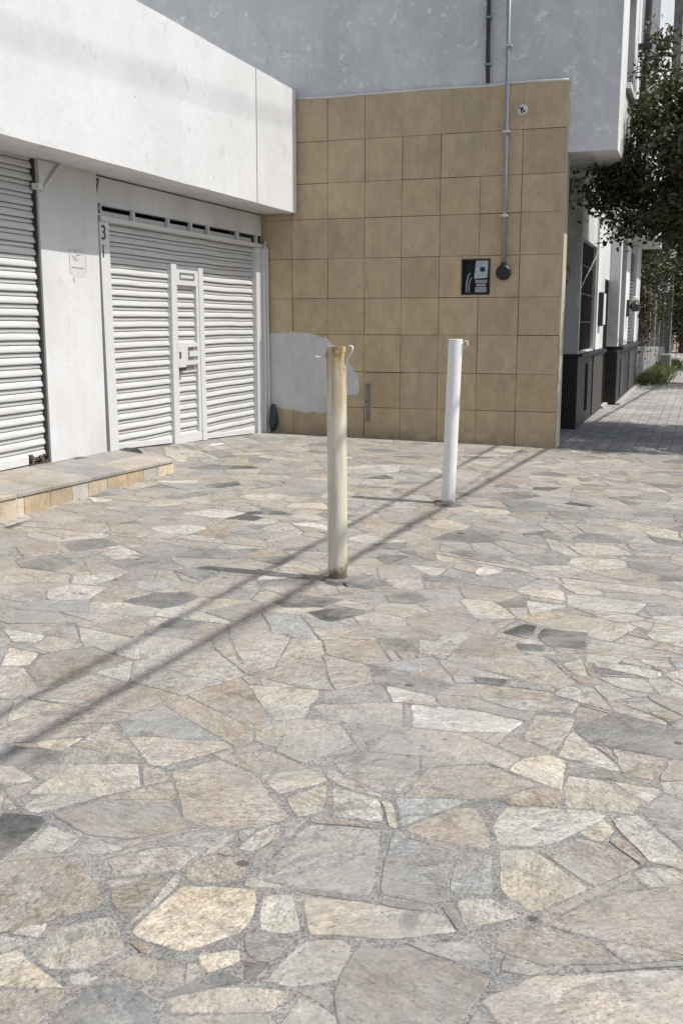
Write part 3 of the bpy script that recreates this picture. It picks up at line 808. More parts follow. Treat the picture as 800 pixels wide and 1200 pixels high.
# upper floors
def holes_x(b, x0, x1, y0, y1, z0, z1, holes):      # slab facing +X with rectangular openings
    ys = sorted({y0, y1, *[h[0] for h in holes], *[h[1] for h in holes]}); zs = sorted({z0, z1, *[h[2] for h in holes], *[h[3] for h in holes]})
    for i in range(len(ys) - 1):
        for j in range(len(zs) - 1):
            cy, cz = (ys[i] + ys[i + 1]) / 2, (zs[j] + zs[j + 1]) / 2
            if not any(h[0] < cy < h[1] and h[2] < cz < h[3] for h in holes): b.box(x0, x1, ys[i], ys[i + 1], zs[j], zs[j + 1])
UX = -1.02; UY = 12.685
b = MB(); b.box(-13, UX - .002, UY, UY + .012, 3.431, 10.2); b.box(-13, UX - .30, UY + .013, UY + .3, 3.432, 10.2); b.box(-13, UX - .30, UY + .301, 15.75, 9.9, 10.2)
b.box(-13, UX - .30, UY + .301, 15.495, 3.432, 3.6); b.box(-13, UX - .31, 15.5, 15.76, 3.432, 9.89)
b.build('upper_wall', M['grey_wall'], gb)
UH = [(13.55, 14.65, 4.32, 5.55), (13.55, 14.65, 6.9, 8.3)]
b = MB(); holes_x(b, UX - .299, UX, UY + .013, 15.78, 3.43, 10.2, UH); b.build('street_wall', [M['bright_wall']], gb)
for h in UH:
    b = MB(); b.box(UX - .24, UX - .20, h[0], h[1], h[2], h[3]); w = b.build('window', M['door_grey'], gb)
    b = MB()
    for a in ((h[0], h[1], h[2], h[2] + .05), (h[0], h[1], h[3] - .05, h[3]), (h[0], h[0] + .05, h[2] + .05, h[3] - .05), (h[1] - .05, h[1], h[2] + .05, h[3] - .05)): b.box(UX - .195, UX - .15, *a)
    b.build('frame', M['dark_metal'], w)
    b = MB(); b.box(UX - .2, UX + .06, h[0] - .06, h[1] + .06, h[2] - .07, h[2] - .003); b.build('sill', M['bright_wall'], w)
# second upper block past the recessed balcony
b = MB(); b.box(-13, -1.0, 20.2, 26.2, 3.2, 10.5); b.box(-13, -2.6, 15.77, 20.19, 3.2, 10.1); b.build('upper_wall', M['far_white'], gb)
# ground floor street side
PY = 14.97; PX = -1.62
b = MB()
holes_x(b, PX - .30, PX, PY, 18.80, 1.07, 3.43, [(15.10, 17.12, 1.09, 2.66)])
b.box(PX - .6, PX - .301, PY, PY + .2, 1.07, 3.43)
b.box(-13, PX - .61, PY, PY + .2, -.2, 3.43); b.box(PX - .299, PX - .01, 18.801, 19.79, 2.28, 3.2)
b.build('ground_floor_wall', M['grey_wall'], gb)
b = MB(); b.box(PX + .001, PX + .035, 17.15, 17.75, 1.08, 3.2); b.build('pilaster', M['bright_wall'], gb)
b = MB(); b.box(PX - .6, PX + .012, PY - .015, 18.79, -.2, 1.03); b.build('dado', M['black_paint'], gb, bevel=.01)
b = MB(); b.box(PX - .25, PX + .07, PY - .03, 17.6, 1.031, 1.068); b.box(PX - .25, PX + .05, 17.7, 18.75, 1.031, 1.06); b.build('sill', M['dark_metal'], gb, bevel=.006)
b = MB(); b.box(PX + .013, PX + .03, 17.05, 18.70, .06, .99); b.build('plaque', M['brown'], gb)
b = MB(); b.box(PX + .013, PX + .035, 16.05, 16.25, .2, .9); b.build('vent_slot', M['black'], gb)
b = MB(); b.box(PX - .25, PX - .21, 15.12, 17.10, 1.10, 2.65); w = b.build('window', M['glass'], gb)
b = MB()
for i in range(17): b.box(PX - .06, PX - .045, 15.16 + i * .12, 15.175 + i * .12, 1.10, 2.64)
for z in (1.5, 1.9, 2.3): b.box(PX - .044, PX - .034, 15.12, 17.10, z, z + .02)
b.build('bars', M['dark_metal'], w)
b = MB(); b.tube([(PX - .03, 15.15, 1.95), (PX + .01, 16.1, 2.28), (PX + .03, 17.1, 2.60)], .012, 6); b.build('cable', M['grey_metal'], w)
b = MB(); b.box(PX - .10, PX - .03, 18.81, 19.78, .062, 2.25); w = b.build('door', M['dark_metal'], gb)
b = MB()
for i in range(9): b.box(PX - .029, PX - .012, 18.83 + i * .108, 18.85 + i * .108, .06, 2.22)
b.box(PX - .028, PX + .004, 18.82, 19.78, .98, 1.03); b.build('ribs', M['dark_metal'], w)
b = MB(); b.box(PX - .30, PX - .01, 18.805, 19.785, 2.251, 2.279); b.build('lintel_edge', M['bright_wall'], w)
b = MB(); b.box(PX - .3, PX + .06, 18.80, 19.77, -.2, .06); b.build('threshold', M['kerb'], gb, bevel=.01)
# projecting second bay
QX = -1.44
b = MB(); b.box(QX - .5, QX + .012, 19.80, 26.15, -.25, 1.0); b.build('dado', M['black_paint'], gb, bevel=.01)
b = MB(); b.box(QX - .3, QX + .08, 20.3, 26.2, 1.001, 1.07); b.build('sill', M['dark_metal'], gb, bevel=.008)
b = MB(); b.box(QX - .5, QX - .12, 19.80, 26.15, 1.072, 3.6)
b.build('ground_floor_wall', M['grey_wall'], gb)
b = MB(); b.box(QX - .119, QX - .012, 19.80, 20.05, 1.075, 3.19); b.build('pilaster', M['grey_wall'], gb)  # camera-facing side of the white pilaster, its shade coloured in as grey
b = MB(); b.box(QX - .0118, QX, 19.803, 20.05, 1.075, 3.19); b.build('pilaster', M['bright_wall'], gb)  # thin white skin on the street side, painted lighter as the sunlit face
for y0, y1 in ((21.3, 22.4), (24.6, 26.15)):
    b = MB(); b.box(QX - .119, QX, y0, y1, 1.075, 3.19); b.build('pilaster', M['bright_wall'], gb)
b = MB(); b.box(QX - .119, QX - .08, 22.42, 24.58, 1.08, 3.0); w = b.build('window', M['door_grey'], gb)
b = MB()
for i in range(26): b.box(QX - .079, QX - .06, 22.43, 24.57, 1.1 + i * .073, 1.145 + i * .073)
b.build('louvres', M['door_grey'], w)
b = MB(); b.box(QX - .119, QX - .09, 20.06, 21.28, 1.08, 3.0); b.build('window', M['glass'], gb)
b = MB(); b.box(QX - .4, QX + .10, 19.80, 26.3, -.25, .05); b.build('plinth', M['kerb'], gb, bevel=.01)
b = MB(); b.box(QX + .013, QX + .03, 20.6, 21.4, .12, .82); b.build('plaque', M['brown'], gb)
b = MB(); b.box(QX + .013, QX + .03, 23.0, 24.6, .1, .9); b.build('plaque', M['brown'], gb)
# trims of the tiled wall
b = MB(); pts = []
for i in range(40):
    x = -4.885 + (3.30) * i / 39
    pts.append((x, WALL_Y + .008 + .004 * mnoise.noise(Vector((x * 4, 0, 0))), 4.218 + .012 * mnoise.noise(Vector((x * 1.7, 3, 0)))))
b.smooth = True; b.tube(pts, [.016 + .007 * mnoise.noise(Vector((p[0] * 6, 8, 0))) for p in pts], 8); b.build('mortar_bead', M['mortar_white'], gb)
b = MB(); b.box(-1.609, -1.576, WALL_Y + .013, 12.952, -.1, 4.21); b.build('edge_trim', M['cream_edge'], gb, bevel=.006)
b = MB(); pts = []
key = [(-5.325, .42), (-5.325, 1.31), (-5.27, 1.37), (-5.05, 1.385), (-4.75, 1.365), (-4.52, 1.31), (-4.33, 1.18), (-4.20, 1.03), (-4.09, .86), (-4.065, .68), (-4.10, .60), (-4.30, .565), (-4.36, .50), (-4.40, .40), (-4.60, .345), (-4.85, .365), (-5.1, .395)]
for i in range(len(key)):
    a, c = key[i], key[(i + 1) % len(key)]; n = max(2, int(math.hypot(a[0] - c[0], a[1] - c[1]) / .03))
    for k in range(n):
        x = a[0] + (c[0] - a[0]) * k / n; z = a[1] + (c[1] - a[1]) * k / n
        pts.append((max(-5.325, x + .02 * mnoise.noise(Vector((x * 9, z * 9, 4))) + .018 * mnoise.noise(Vector((x * 31, z * 31, 9)))), WALL_Y - .006, z + .02 * mnoise.noise(Vector((x * 8, z * 8, 14))) + .022 * mnoise.noise(Vector((x * 29, z * 29, 3)))))
b.prism(pts, (0, .005, 0)); b.build('cement_patch', M['cement'], gb, bevel=.002)
# a scored tile joint right of the patch
b = MB(); b.box(-3.985, -3.50, WALL_Y - .004, WALL_Y - .0005, .883, .892); b.build('score_line', M['grout'], gb)

# --- fixtures on the tiled wall
em = thing('electric_meter', ((NI[0] + NI[1]) / 2, WALL_Y, NI[2]), 'pale grey electricity meter standing in the dark square recess of the tan tiled wall', 'meter')
b = MB(); 
for a in ((NI[0] - .004, NI[0] + .012, NI[2], NI[3]), (NI[1] - .012, NI[1] + .004, NI[2], NI[3]), (NI[0] + .012, NI[1] - .012, NI[3] - .012, NI[3] + .004), (NI[0] + .012, NI[1] - .012, NI[2] - .004, NI[2] + .012)): b.box(a[0], a[1], WALL_Y - .008, WALL_Y + .048, a[2], a[3])
b.build('box_frame', M['dark_metal'], em)
b = MB(); b.hexa([(-2.625, 12.645, 2.02), (-2.463, 12.645, 2.03), (-2.463, 12.695, 2.03), (-2.625, 12.695, 2.02)], [(-2.605, 12.635, 2.232), (-2.455, 12.635, 2.232), (-2.455, 12.695, 2.232), (-2.605, 12.695, 2.232)])
b.build('meter_body', M['meter_body'], em, bevel=.006)
b = MB(); b.box(-2.548, -2.495, 12.626, 12.6385, 2.105, 2.155); b.build('screen', M['meter_screen'], em)
b = MB(); b.box(-2.575, -2.558, 12.628, 12.639, 2.12, 2.14); b.build('label', M['cap_white'], em)
b = MB(); b.box(-2.61, -2.47, 12.65, 12.695, 1.86, 1.925); b.box(-2.60, -2.48, 12.655, 12.695, 1.93, 1.965); b.box(-2.615, -2.465, 12.66, 12.695, 1.97, 2.01); b.build('terminal_block', M['grey_metal'], em, bevel=.004)
b = MB(); b.tube([(-2.72, 12.675, 1.86), (-2.72, 12.668, 1.96), (-2.70, 12.67, 2.06), (-2.68, 12.685, 2.09)], .012, 8); b.tube([(-2.685, 12.675, 1.86), (-2.69, 12.668, 1.95), (-2.66, 12.67, 2.04)], .010, 8); b.build('wires', M['grey_metal'], em)

cd = thing('conduit', (-2.27, WALL_Y, 2.1), 'long grey metal conduit running down the wall to a round black box', 'conduit')
b = MB(); b.smooth = True; b.tube([(-2.283, 12.60, 6.2), (-2.278, 12.60, 4.2), (-2.272, 12.605, 3.2), (-2.268, 12.61, 2.17)], .0235, 12); b.build('pipe', M['grey_metal'], cd)
for z in (5.4, 4.62, 3.68, 2.74):
    b = MB(); b.box(-2.315, -2.235, 12.570 if z < 4.2 else 12.572, 12.648 if z < 4.2 else 12.683, z - .012, z + .012); b.build('clamp', M['cap_white'], cd)
b = MB(); b.tube([(-2.268, 12.61, 2.20), (-2.268, 12.61, 2.14)], .034, 12); b.build('collar', M['black_plastic'], cd)
b = MB(); b.lathe((-2.268, 12.649, 2.088), [(.088, 0), (.088, .05), (.078, .062), (.06, .066), (.058, .06), (.02, .062)], 'y', 28); b.build('round_box', M['black_plastic'], cd)
tp = thing('drain_pipe', (-2.516, 12.66, 4.25), 'short dark stained pipe on the grey wall ending above the tiles', 'pipe')
b = MB(); b.smooth = True; b.tube([(-2.53, 12.645, 7.0), (-2.525, 12.645, 5.3), (-2.518, 12.64, 4.42), (-2.512, 12.64, 4.24)], .024, 10); b.build('pipe', M['dark_metal'], tp)
for z in (4.95, 4.44):
    b = MB(); b.box(-2.555, -2.485, 12.612, 12.684, z - .012, z + .012); b.build('clamp', M['grey_metal'], tp)
rp = thing('round_cover', (-2.10, WALL_Y, 3.915), 'small round ivory cover plate with dark holes high on the tan tiles', 'cover plate')
b = MB(); b.lathe((-2.10, 12.649, 3.915), [(.062, 0), (.062, .012), (.055, .018), (.01, .020)], 'y', 26); b.build('plate', M['cap_white'], rp)
b = MB(); b.lathe((-2.105, 12.6285, 3.925), [(.018, 0), (.017, .002)], 'y', 12); b.lathe((-2.135, 12.6285, 3.945), [(.010, 0), (.009, .002)], 'y', 10); b.lathe((-2.08, 12.6285, 3.90), [(.013, 0), (.012, .002)], 'y', 10); b.box(-2.118, -2.102, 12.6265, 12.6285, 3.88, 3.915); b.build('holes', M['black_plastic'], rp)
b = MB(); b.box(-3.975, -3.925, 12.635, 12.648, .262, .742); sp = b.build('metal_strip', M['slot'], bevel=.003)
tag(sp, 'narrow vertical grey metal strip fixed low on the tan tiles', 'strip')
b = MB(); b.lathe((-3.972, 12.633, .52), [(.010, 0), (.009, .006)], 'y', 10); b.build('screw', M['dark_metal'], sp)
# dark green sack hung in the corner
b = MB(); b.smooth = True; V = []; F = []
prof = [(.46, .018), (.44, .034), (.40, .042), (.34, .052), (.28, .058), (.21, .054), (.15, .042), (.115, .016)]
for i, (z, r) in enumerate(prof):
    for k in range(14):
        t = 2 * pi * k / 14; q = r * (1 + .35 * mnoise.noise(Vector((cos(t) * 2, sin(t) * 2, z * 11))))
        V.append((-5.215 + cos(t) * q * .95, 12.575 + sin(t) * q, z))
for i in range(len(prof) - 1):
    for k in range(14): F.append((i * 14 + k, i * 14 + (k + 1) % 14, (i + 1) * 14 + (k + 1) % 14, (i + 1) * 14 + k))
F += [tuple(range(14)), tuple(range(98, 112))]
b.add(V, F); gs = b.build('green_bundle', M['green_bag']); tag(gs, 'dark green crumpled bundle in the corner between shutter jamb and cement patch', 'bundle')
# pipe and meter by the street pillar
sp2 = thing('service_pipe', (-1.84, 14.93, 1.1), 'thin grey service pipe with a rounded box on the shaded grey pillar', 'pipe')
b = MB(); b.smooth = True; b.tube([(-1.83, 14.93, 1.09), (-1.84, 14.93, 2.0), (-1.835, 14.93, 3.0), (-1.80, 14.93, 3.42)], .02, 8); b.build('pipe', M['grey_metal'], sp2)
b = MB(); b.lathe((-1.835, 14.92, 2.16), [(.03, -.13), (.07, -.09), (.085, 0), (.075, .08), (.03, .13)], 'z', 14); b.build('round_box', M['grey_metal'], sp2)
b = MB(); b.tube([(-1.60, 12.97, 3.75), (-1.62, 13.2, 3.55), (-1.70, 14.0, 3.41)], .008, 6); tag(b.build('loose_cable', M['cable']), 'thin dark cable drooping from the tile edge to the overhang', 'cable')
b = MB(); b.box(PX + .037, PX + .11, 17.35, 17.75, 1.45, 1.98); ic = b.build('wall_box', M['dark_metal'], bevel=.008); tag(ic, 'dark narrow box mounted on the white pilaster beside the barred window', 'box')
b = MB(); b.box(PX + .111, PX + .12, 17.36, 17.74, 1.47, 1.96); b.build('lid', M['far_white'], ic)
wl = thing('wall_lamp', (QX, 21.8, 1.85), 'dark wall lamp with a pale globe on the second bay of white pilasters', 'wall lamp')
b = MB(); b.box(QX + .001, QX + .05, 21.72, 21.88, 1.62, 1.95); b.tube([(QX + .05, 21.8, 1.8), (QX + .16, 21.8, 1.86)], .02, 8); b.lathe((QX + .17, 21.8, 1.72), [(.05, 0), (.10, .05), (.10, .14), (.06, .19)], 'z', 14); b.build('lantern', M['dark_metal'], wl)
b = MB(); b.lathe((QX + .17, 21.8, 1.912), [(.05, 0), (.075, .04), (.06, .09), (.02, .11)], 'z', 14); b.build('globe', M['cap_white'], wl)
dp = thing('downpipe', (-1.4, 19.9, 3.2), 'tall dark downpipe beside the white upper wall', 'downpipe')
b = MB(); b.tube([(-.88, 15.3, 10.2), (-.90, 15.3, 6.2), (-.93, 15.3, 4.6), (-.96, 15.3, 3.5)], .045, 10); b.build('pipe', M['dark_metal'], dp)
for z in (4.0, 5.1):
    b = MB(); b.box(-1.018, -.84, 15.24, 15.36, z, z + .06); b.build('clamp', M['dark_metal'], dp)

# ------------------------------------------------------------------ bollards
def hook(b, pts, r=.006): b.smooth = True; b.tube(pts, r, 7)
def bollard(x, y, lean, label, mat, hooks):
    z0 = gz(x, y)
    t = thing('bollard', (x, y, z0), label, 'bollard', 'bollards standing on the flagstones')
    top = 1.352; ro = .0565; n = 28
    b = MB(); b.smooth = True; V = []; F = []
    prof = [(ro, -.06), (ro, .05), (ro, .5), (ro, 1.0), (ro, top - .002), (ro - .002, top), (ro - .008, top), (ro - .009, top - .004), (ro - .009, top - .35)]
    for r, h in prof:
        for k in range(n):
            a = 2 * pi * k / n
            V.append((x + lean[0] * h / top + r * cos(a), y + lean[1] * h / top + r * sin(a), z0 + h))
    for i in range(len(prof) - 1):
        for k in range(n): F.append((i * n + k, i * n + (k + 1) % n, (i + 1) * n + (k + 1) % n, (i + 1) * n + k))
    F.append(tuple(range(len(prof) * n - n, len(prof) * n)))
    b.add(V, F); post = b.build('post', mat, t)
    es = post.modifiers.new('es', 'EDGE_SPLIT'); es.split_angle = radians(40)
    for pts in hooks:
        b = MB(); hook(b, [(x + lean[0] + p[0], y + lean[1] + p[1], z0 + top + p[2]) for p in pts]); b.build('hook', M['white_metal'], t)
    return t
b1 = bollard(-1.928, 5.598, (-.008, 0), 'rust-streaked cream pipe bollard, the nearer and larger of the two, with bent wire hooks', M['boll_rust'], [
    [(.050, -.01, -.105), (.064, -.01, -.075), (.085, -.012, -.045), (.098, -.012, -.02), (.100, -.012, -.003), (.090, -.01, .002), (.075, -.01, -.002)],
    [(-.052, -.01, -.075), (-.064, -.01, -.055), (-.062, -.01, -.035), (-.070, -.01, -.05), (-.085, -.015, -.062), (-.108, -.02, -.062), (-.12, -.02, -.058)]])
b2 = bollard(-1.915, 8.375, (.038, 0), 'clean white pipe bollard leaning slightly, farther back by the tiled wall, with one ring', M['boll_white'], [
    [(.05, -.01, -.055), (.065, -.01, -.03), (.082, -.012, -.012), (.098, -.012, -.02), (.102, -.012, -.045), (.090, -.012, -.065), (.070, -.012, -.062), (.06, -.01, -.045)],
    [(-.05, -.01, -.045), (-.068, -.01, -.05), (-.070, -.01, -.06)]])
def footing(t, x, y, sx, sy, ox):
    b = MB(); n = 34; z = gz(x, y); ring = []; ring2 = []
    for k in range(n):
        a = 2 * pi * k / n; q = 1 + .28 * mnoise.noise(Vector((cos(a) * 1.7, sin(a) * 1.7, x + y))) + .2 * mnoise.noise(Vector((cos(a) * 6, sin(a) * 6, x - y)))
        ring.append((x + ox + sx * q * cos(a), y + sy * q * sin(a), z - .003)); ring2.append((x + ox * .8 + sx * .82 * q * cos(a), y + sy * .82 * q * sin(a), z + .019 + .007 * mnoise.noise(Vector((k * .9, 1, 2)))))
    b.add(ring + ring2, [(k, (k + 1) % n, n + (k + 1) % n, n + k) for k in range(n)] + [tuple(range(n, 2 * n))])
    b.build('cement_footing', M['footing'], t)
footing(b1, -1.928, 5.598, .20, .16, .095)
footing(b2, -1.915, 8.375, .16, .17, .03)

# ------------------------------------------------------------------ trees
def leaf(b, c, L, rr, cols):
    d = Vector((rr.gauss(0, 1), rr.gauss(0, 1), rr.gauss(-.35, .8))).normalized()
    s = d.cross(Vector((rr.gauss(0, 1), rr.gauss(0, 1), rr.gauss(0, 1)))).normalized(); nrm = d.cross(s)
    w = L * rr.uniform(.22, .34); c = Vector(c)
    k = rr.choice(cols); j = rr.uniform(.7, 1.25)
    mid = c + d * L * .5 + nrm * L * .08
    b.add([c, c + d * L * .45 + s * w, c + d * L, c + d * L * .45 - s * w, mid], [(0, 1, 4), (1, 2, 4), (2, 3, 4), (3, 0, 4)], (k[0] * j, k[1] * j, k[2] * j, 0))
def make_tree(name, base, ctr, rad, nclump, nleaf, L, cols, label, cat, seed, trunk_r=.13, clump_r=.42, group=None, twigs=None):
    rr = random.Random(seed); base = Vector(base); ctr = Vector(ctr)
    t = thing(name, base, label, cat, group)
    fork = base + (ctr - base) * .45
    fork.x = base.x + (ctr.x - base.x) * .2
    b = MB(); b.smooth = True
    b.tube([base - Vector((0, 0, .1)), base + (fork - base) * .3 + Vector((.03, 0, 0)), base + (fork - base) * .7 + Vector((-.03, .02, 0)), fork], [trunk_r * 1.35, trunk_r * 1.05, trunk_r * .9, trunk_r * .8], 12)
    b.build('trunk', M['bark'], t)
    cs = []
    while len(cs) < nclump:
        v = Vector((rr.uniform(-1, 1), rr.uniform(-1, 1), rr.uniform(-1, 1)))
        if .25 < v.length < 1: cs.append(Vector((ctr.x + v.x * rad[0], ctr.y + v.y * rad[1], ctr.z + v.z * rad[2])))
    cs += [Vector(q) for q in (twigs or [])]
    lb = MB(); lf = MB(); lf.smooth = False
    lb.smooth = True
    for i, c in enumerate(cs):
        ext = i >= nclump
        if i % 2 == 0 or ext:
            m1 = fork.lerp(c, .45) + Vector((rr.uniform(-.15, .15), rr.uniform(-.15, .15), rr.uniform(0, .2)))
            lb.tube([fork, m1, c], [trunk_r * .42, trunk_r * .2, .006], 6)
        for q in range(4):
            e = c + Vector((rr.gauss(0, 1), rr.gauss(0, 1), rr.gauss(0, .8))) * clump_r * .6
            lb.tube([c, c.lerp(e, .5) + Vector((0, 0, .03)), e], [.009, .006, .003], 4)
            for w in range(nleaf // 8 if not ext else nleaf // 16):
                p = c.lerp(e, rr.uniform(.1, 1.15)) + Vector((rr.gauss(0, .06), rr.gauss(0, .06), rr.gauss(0, .06)))
                leaf(lf, p, L * rr.uniform(.7, 1.3), rr, cols)
        for w in range(nleaf // 2 if not ext else nleaf // 5):
            v = Vector((rr.gauss(0, 1), rr.gauss(0, 1), rr.gauss(0, 1))).normalized() * (rr.random() ** .5) * clump_r
            v.z *= .75
            leaf(lf, c + v, L * rr.uniform(.7, 1.3), rr, cols)
    lb.build('branches', M['bark'], t); lf.build('crown', M['leaf'], t, normals=False)
    return t
DK = [(.044, .058, .022), (.036, .05, .018), (.06, .07, .025), (.075, .066, .028), (.052, .064, .034), (.12, .105, .045)]
GR = [(.07, .11, .025), (.055, .09, .02), (.09, .12, .03), (.05, .08, .025)]
BRN = [(.11, .07, .04), (.08, .06, .04), (.06, .065, .03), (.13, .09, .05)]
tw = [(-.75 + .1 * i, 14.6 + .25 * (i % 3), 4.75 + .25 * i) for i in range(2)] + [(-1.35, 14.0, 3.0), (-1.2, 13.9, 3.1), (-1.15, 14.1, 3.35)]
make_tree('street_tree', (1.55, 14.9, -.05), (.84, 14.6, 3.5), (2.15, 1.85, 1.2), 180, 420, .08, DK, 'dark leafy street tree overhanging the sidewalk beside the grey building', 'tree', 3, .14, .40, None, tw)
make_tree('sidewalk_tree', (1.9, 27.5, -.06), (1.0, 27.2, 3.8), (2.6, 2.2, 1.3), 60, 200, .11, GR, 'lighter green tree farther along the sidewalk past the dark one', 'tree', 5, .16, .5, 'trees along the sidewalk')
make_tree('sidewalk_tree', (2.2, 37.5, -.06), (.9, 37.5, 3.9), (2.6, 2.4, 1.4), 50, 160, .14, GR, 'most distant green tree over the end of the sidewalk', 'tree', 9, .16, .5, 'trees along the sidewalk')
make_tree('brown_shrub', (-1.95, 29, -.05), (-1.95, 28.5, 1.6), (.5, 3.0, 1.4), 70, 190, .09, BRN[:2] + DK[:3], 'tall brownish half-dry shrub growing behind the wire fence', 'shrub', 11, .05, .4)
make_tree('evergreen_tree', (-2.2, 36, -.05), (-2.0, 36, 3.4), (1.3, 3.0, 2.2), 60, 160, .14, DK + GR[:2], 'dense dark green tree behind the far end of the wire fence', 'tree', 12, .14, .55)
make_tree('yard_tree', (-2.7, 27, -.05), (-2.1, 27.5, 4.6), (1.1, 2.4, 1.6), 50, 160, .12, DK + GR[:1], 'dark yard tree rising above the wire fence beside the white building', 'tree', 15, .14, .5)

# ------------------------------------------------------------------ fence, weeds, far things
fe = thing('wire_fence', (-1.5, 26.3, 0), 'rusty wire mesh fence on a low concrete base beyond the grey building', 'fence')
FX0, FX1 = -1.50, -1.15
def fx(y): return FX0 + (FX1 - FX0) * (y - 26.3) / 17
b = MB(); b.hexa([(fx(26.3) - .12, 26.3, -.2), (fx(26.3) + .05, 26.3, -.2), (fx(41) + .05, 41, -.2), (fx(41) - .12, 41, -.2)], [(fx(26.3) - .12, 26.3, .95), (fx(26.3) + .05, 26.3, .95), (fx(41) + .05, 41, .62), (fx(41) - .12, 41, .62)]); b.build('base_wall', M['conc'], fe)
for y in [26.4 + 2.3 * i for i in range(7)]:
    b = MB(); b.tube([(fx(y), y, .5), (fx(y), y, 2.35)], .03, 8); b.build('post', M['conc'], fe)
b = MB()
for z in (1.02, 2.3): b.tube([(fx(26.4), 26.4, z), (fx(40.5), 40.5, z)], .016, 6)
b.build('rail', M['rust'], fe)
b = MB()
for k in range(60):
    y = 26.4 + k * .235
    for sgn in (1, -1):
        y2 = y + sgn * .66
        if 26.4 <= y2 <= 40.4: b.tube([(fx(y), y, 1.0), (fx(y2), y2, 2.3)], .003, 3, False)
b.build('mesh', M['rust'], fe)
b = MB(); b.box(-1.42, -1.02, 38.6, 39.0, -.2, 2.6); tag(b.build('concrete_post', M['conc'], bevel=.02), 'thick grey concrete post standing at the far end of the fence', 'post')
b = MB(); b.box(-1.15, -.85, 33.8, 34.6, -.2, .55); tag(b.build('concrete_block', M['conc'], bevel=.03), 'low grey concrete block half hidden in weeds by the fence', 'block')
rw = random.Random(21); b = MB()
for i in range(4200):
    y = rw.uniform(26.4, 40); x = fx(y) + .08 + abs(rw.gauss(0, .24)) * (1 if y > 25 else .6); h = rw.uniform(.06, .34); z = gz(x, y)
    a = rw.uniform(0, 2 * pi); d = Vector((cos(a), sin(a), 0)); l = Vector((rw.gauss(0, .12), rw.gauss(0, .12), h)); p = Vector((x, y, z)); w = .012
    c = rw.choice([(.12, .17, .035), (.09, .14, .03), (.17, .18, .06), (.22, .20, .09)])
    b.add([p - d * w, p + d * w, p + l * .6 + d * w * .7, p + l, p + l * .6 - d * w * .7], [(0, 1, 2, 4), (4, 2, 3)], (*c, 0))
tag(b.build('weeds', M['leaf'], normals=False), 'green weeds growing along the foot of the wire fence', 'weeds', None, 'stuff')
def far_block(name, x0, x1, y0, y1, z1, mat, label, rows, cols, xs=True):
    t = thing(name, ((x0 + x1) / 2, y0, 0), label, 'building')
    b = MB(); b.box(x0, x1, y0, y1, -.4, z1); b.build('wall', mat, t)
    b = MB(); b.box(x0 - .1, x1 + .1, y0 - .1, y1 + .1, z1 + .002, z1 + .3); b.build('roof', mat, t)
    for r in range(rows):
        for c in range(cols):
            w = (x1 - x0) / cols; xx = x0 + w * (c + .25); zz = 1.2 + r * 3.0
            b = MB(); b.box(xx, xx + w * .5, y0 - .03, y0 - .005, zz, zz + 1.4); b.build('window', M['glass'], t)
    return t
far_block('tall_concrete_building', -9, -1.42, 46, 58, 21, M['conc'], 'tall weathered grey concrete building rising behind the tree', 6, 5)
far_block('tan_building', -8, -1.55, 66, 80, 30, M['tan_wall'], 'tan building farther away showing beside the tall concrete one', 8, 3)
fg = thing('street_house', (-.5, 84, 0), 'low pale house closing the far end of the sidewalk', 'house')
b = MB(); b.box(-1.3, 9, 84, 92, -.4, 3.6); b.build('wall', M['far_white'], fg)
b = MB(); b.box(-1.5, 9.2, 83.7, 92.2, 3.602, 3.9); b.build('roof', M['conc'], fg)
b = MB(); b.box(-.9, .2, 83.95, 83.995, .4, 2.4); b.build('window', M['glass'], fg)
make_tree('street_end_tree', (-.9, 56, -.05), (-.9, 56, 2.9), (1.25, 1.5, 2.3), 60, 150, .16, GR, 'bright green tree at the end of the street in front of the pale house', 'tree', 19, .16, .6)
gt = thing('street_gate', (-.6, 52, 0), 'dark iron gate frame at the far end of the sidewalk', 'gate')
b = MB()
for i in range(9): b.box(-1.1 + i * .22, -1.06 + i * .22, 52, 52.04, 0, 2.3)
for z in (.3, 1.2, 2.2): b.box(-1.1, .72, 51.98, 51.998, z, z + .06)
b.build('bars', M['dark_metal'], gt)

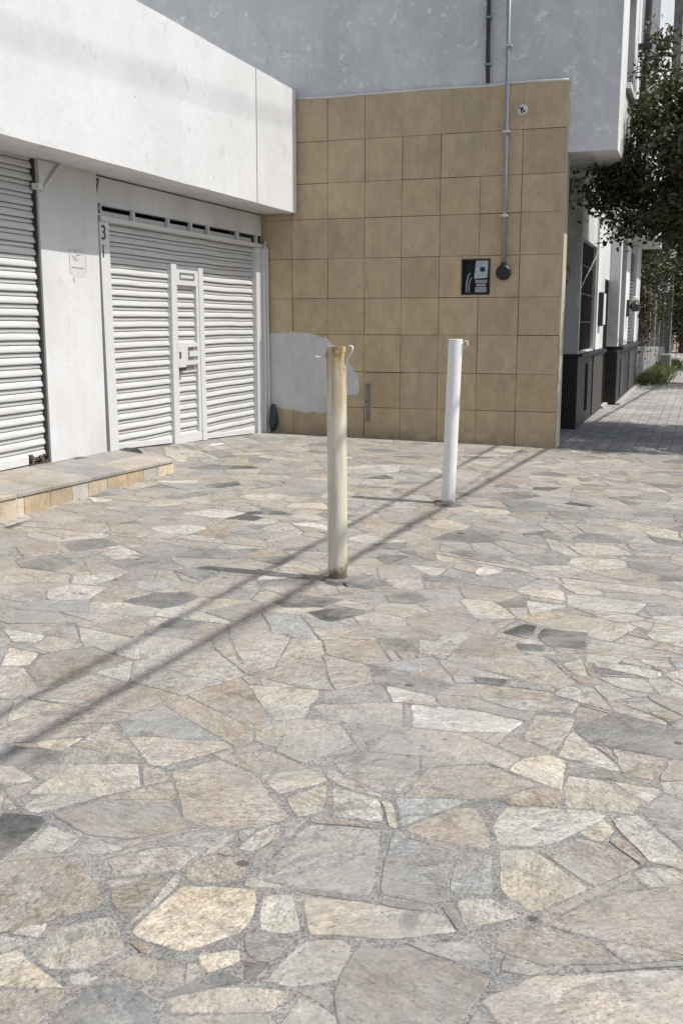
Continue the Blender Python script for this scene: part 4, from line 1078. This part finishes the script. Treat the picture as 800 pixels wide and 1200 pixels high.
# ------------------------------------------------------------------ overhead cables that throw the long thin shadows on the paving
EL = radians(58.3); SUNH = Vector((.83, .04)).normalized()
def wire_over(p, q, z, r, label, ext0=10, ext1=.2):
    o = SUNH * (z / math.tan(EL))
    a = Vector((p[0] + o.x, p[1] + o.y, z)); c = Vector((q[0] + o.x, q[1] + o.y, z)); d = (c - a).normalized()
    a2 = a - d * ext0; c2 = c + d * ext1; n = 24
    pts = [a2.lerp(c2, i / n) for i in range(n + 1)]
    b = MB(); b.tube(pts, r, 6); return tag(b.build('overhead_cable', M['cable']), label, 'cable', 'overhead cables along the street')
wire_over((-2.46, 3.17), (-2.34, 10.0), 5.4, .021, 'thin black overhead cable stretched along the street nearest the shops', 10, 22)
wire_over((-2.215, 2.84), (-1.745, 11.35), 5.9, .031, 'thick black overhead cable stretched along the street', 10, 20)
wire_over((-2.05, 4.9), (-1.95, 11.0), 6.4, .010, 'slim overhead cable between the two heavier ones', 10, 20)
b = MB(); b.tube([(3.8, -20, 16.0), (3.8, 45, 20.0)], .016, 6); tag(b.build('overhead_cable', M['cable']), 'high thick overhead power line above the street', 'cable', 'overhead cables along the street')

# ------------------------------------------------------------------ light
SUN = Vector((SUNH.x * cos(EL), SUNH.y * cos(EL), sin(EL)))
sd = bpy.data.lights.new('Sun', 'SUN'); sd.energy = 4.5; sd.angle = radians(.53); sd.color = (1, .965, .91)
so = bpy.data.objects.new('Sun', sd); COL.objects.link(so); so.rotation_euler = SUN.to_track_quat('Z', 'Y').to_euler(); so.location = (10, 0, 20)
w = bpy.data.worlds.new('World'); SC.world = w; w.use_nodes = True
nt = w.node_tree; sk = nt.nodes.new('ShaderNodeTexSky'); sk.sky_type = 'NISHITA'; sk.sun_disc = False
sk.sun_elevation = EL; sk.sun_rotation = atan2(SUNH.x, SUNH.y); sk.air_density = 1.0; sk.dust_density = 2.5; sk.ozone_density = 1.0
hs = nt.nodes.new('ShaderNodeHueSaturation'); hs.inputs['Saturation'].default_value = .8; nt.links.new(sk.outputs[0], hs.inputs['Color'])
bg = nt.nodes['Background']; nt.links.new(hs.outputs[0], bg.inputs[0]); bg.inputs[1].default_value = .148
vs_ = SC.view_settings; vs_.view_transform = 'Standard'; vs_.look = 'None'; vs_.gamma = 1; vs_.exposure = 0; vs_.use_curve_mapping = False
SC.cycles.max_bounces = 6; SC.cycles.diffuse_bounces = 4
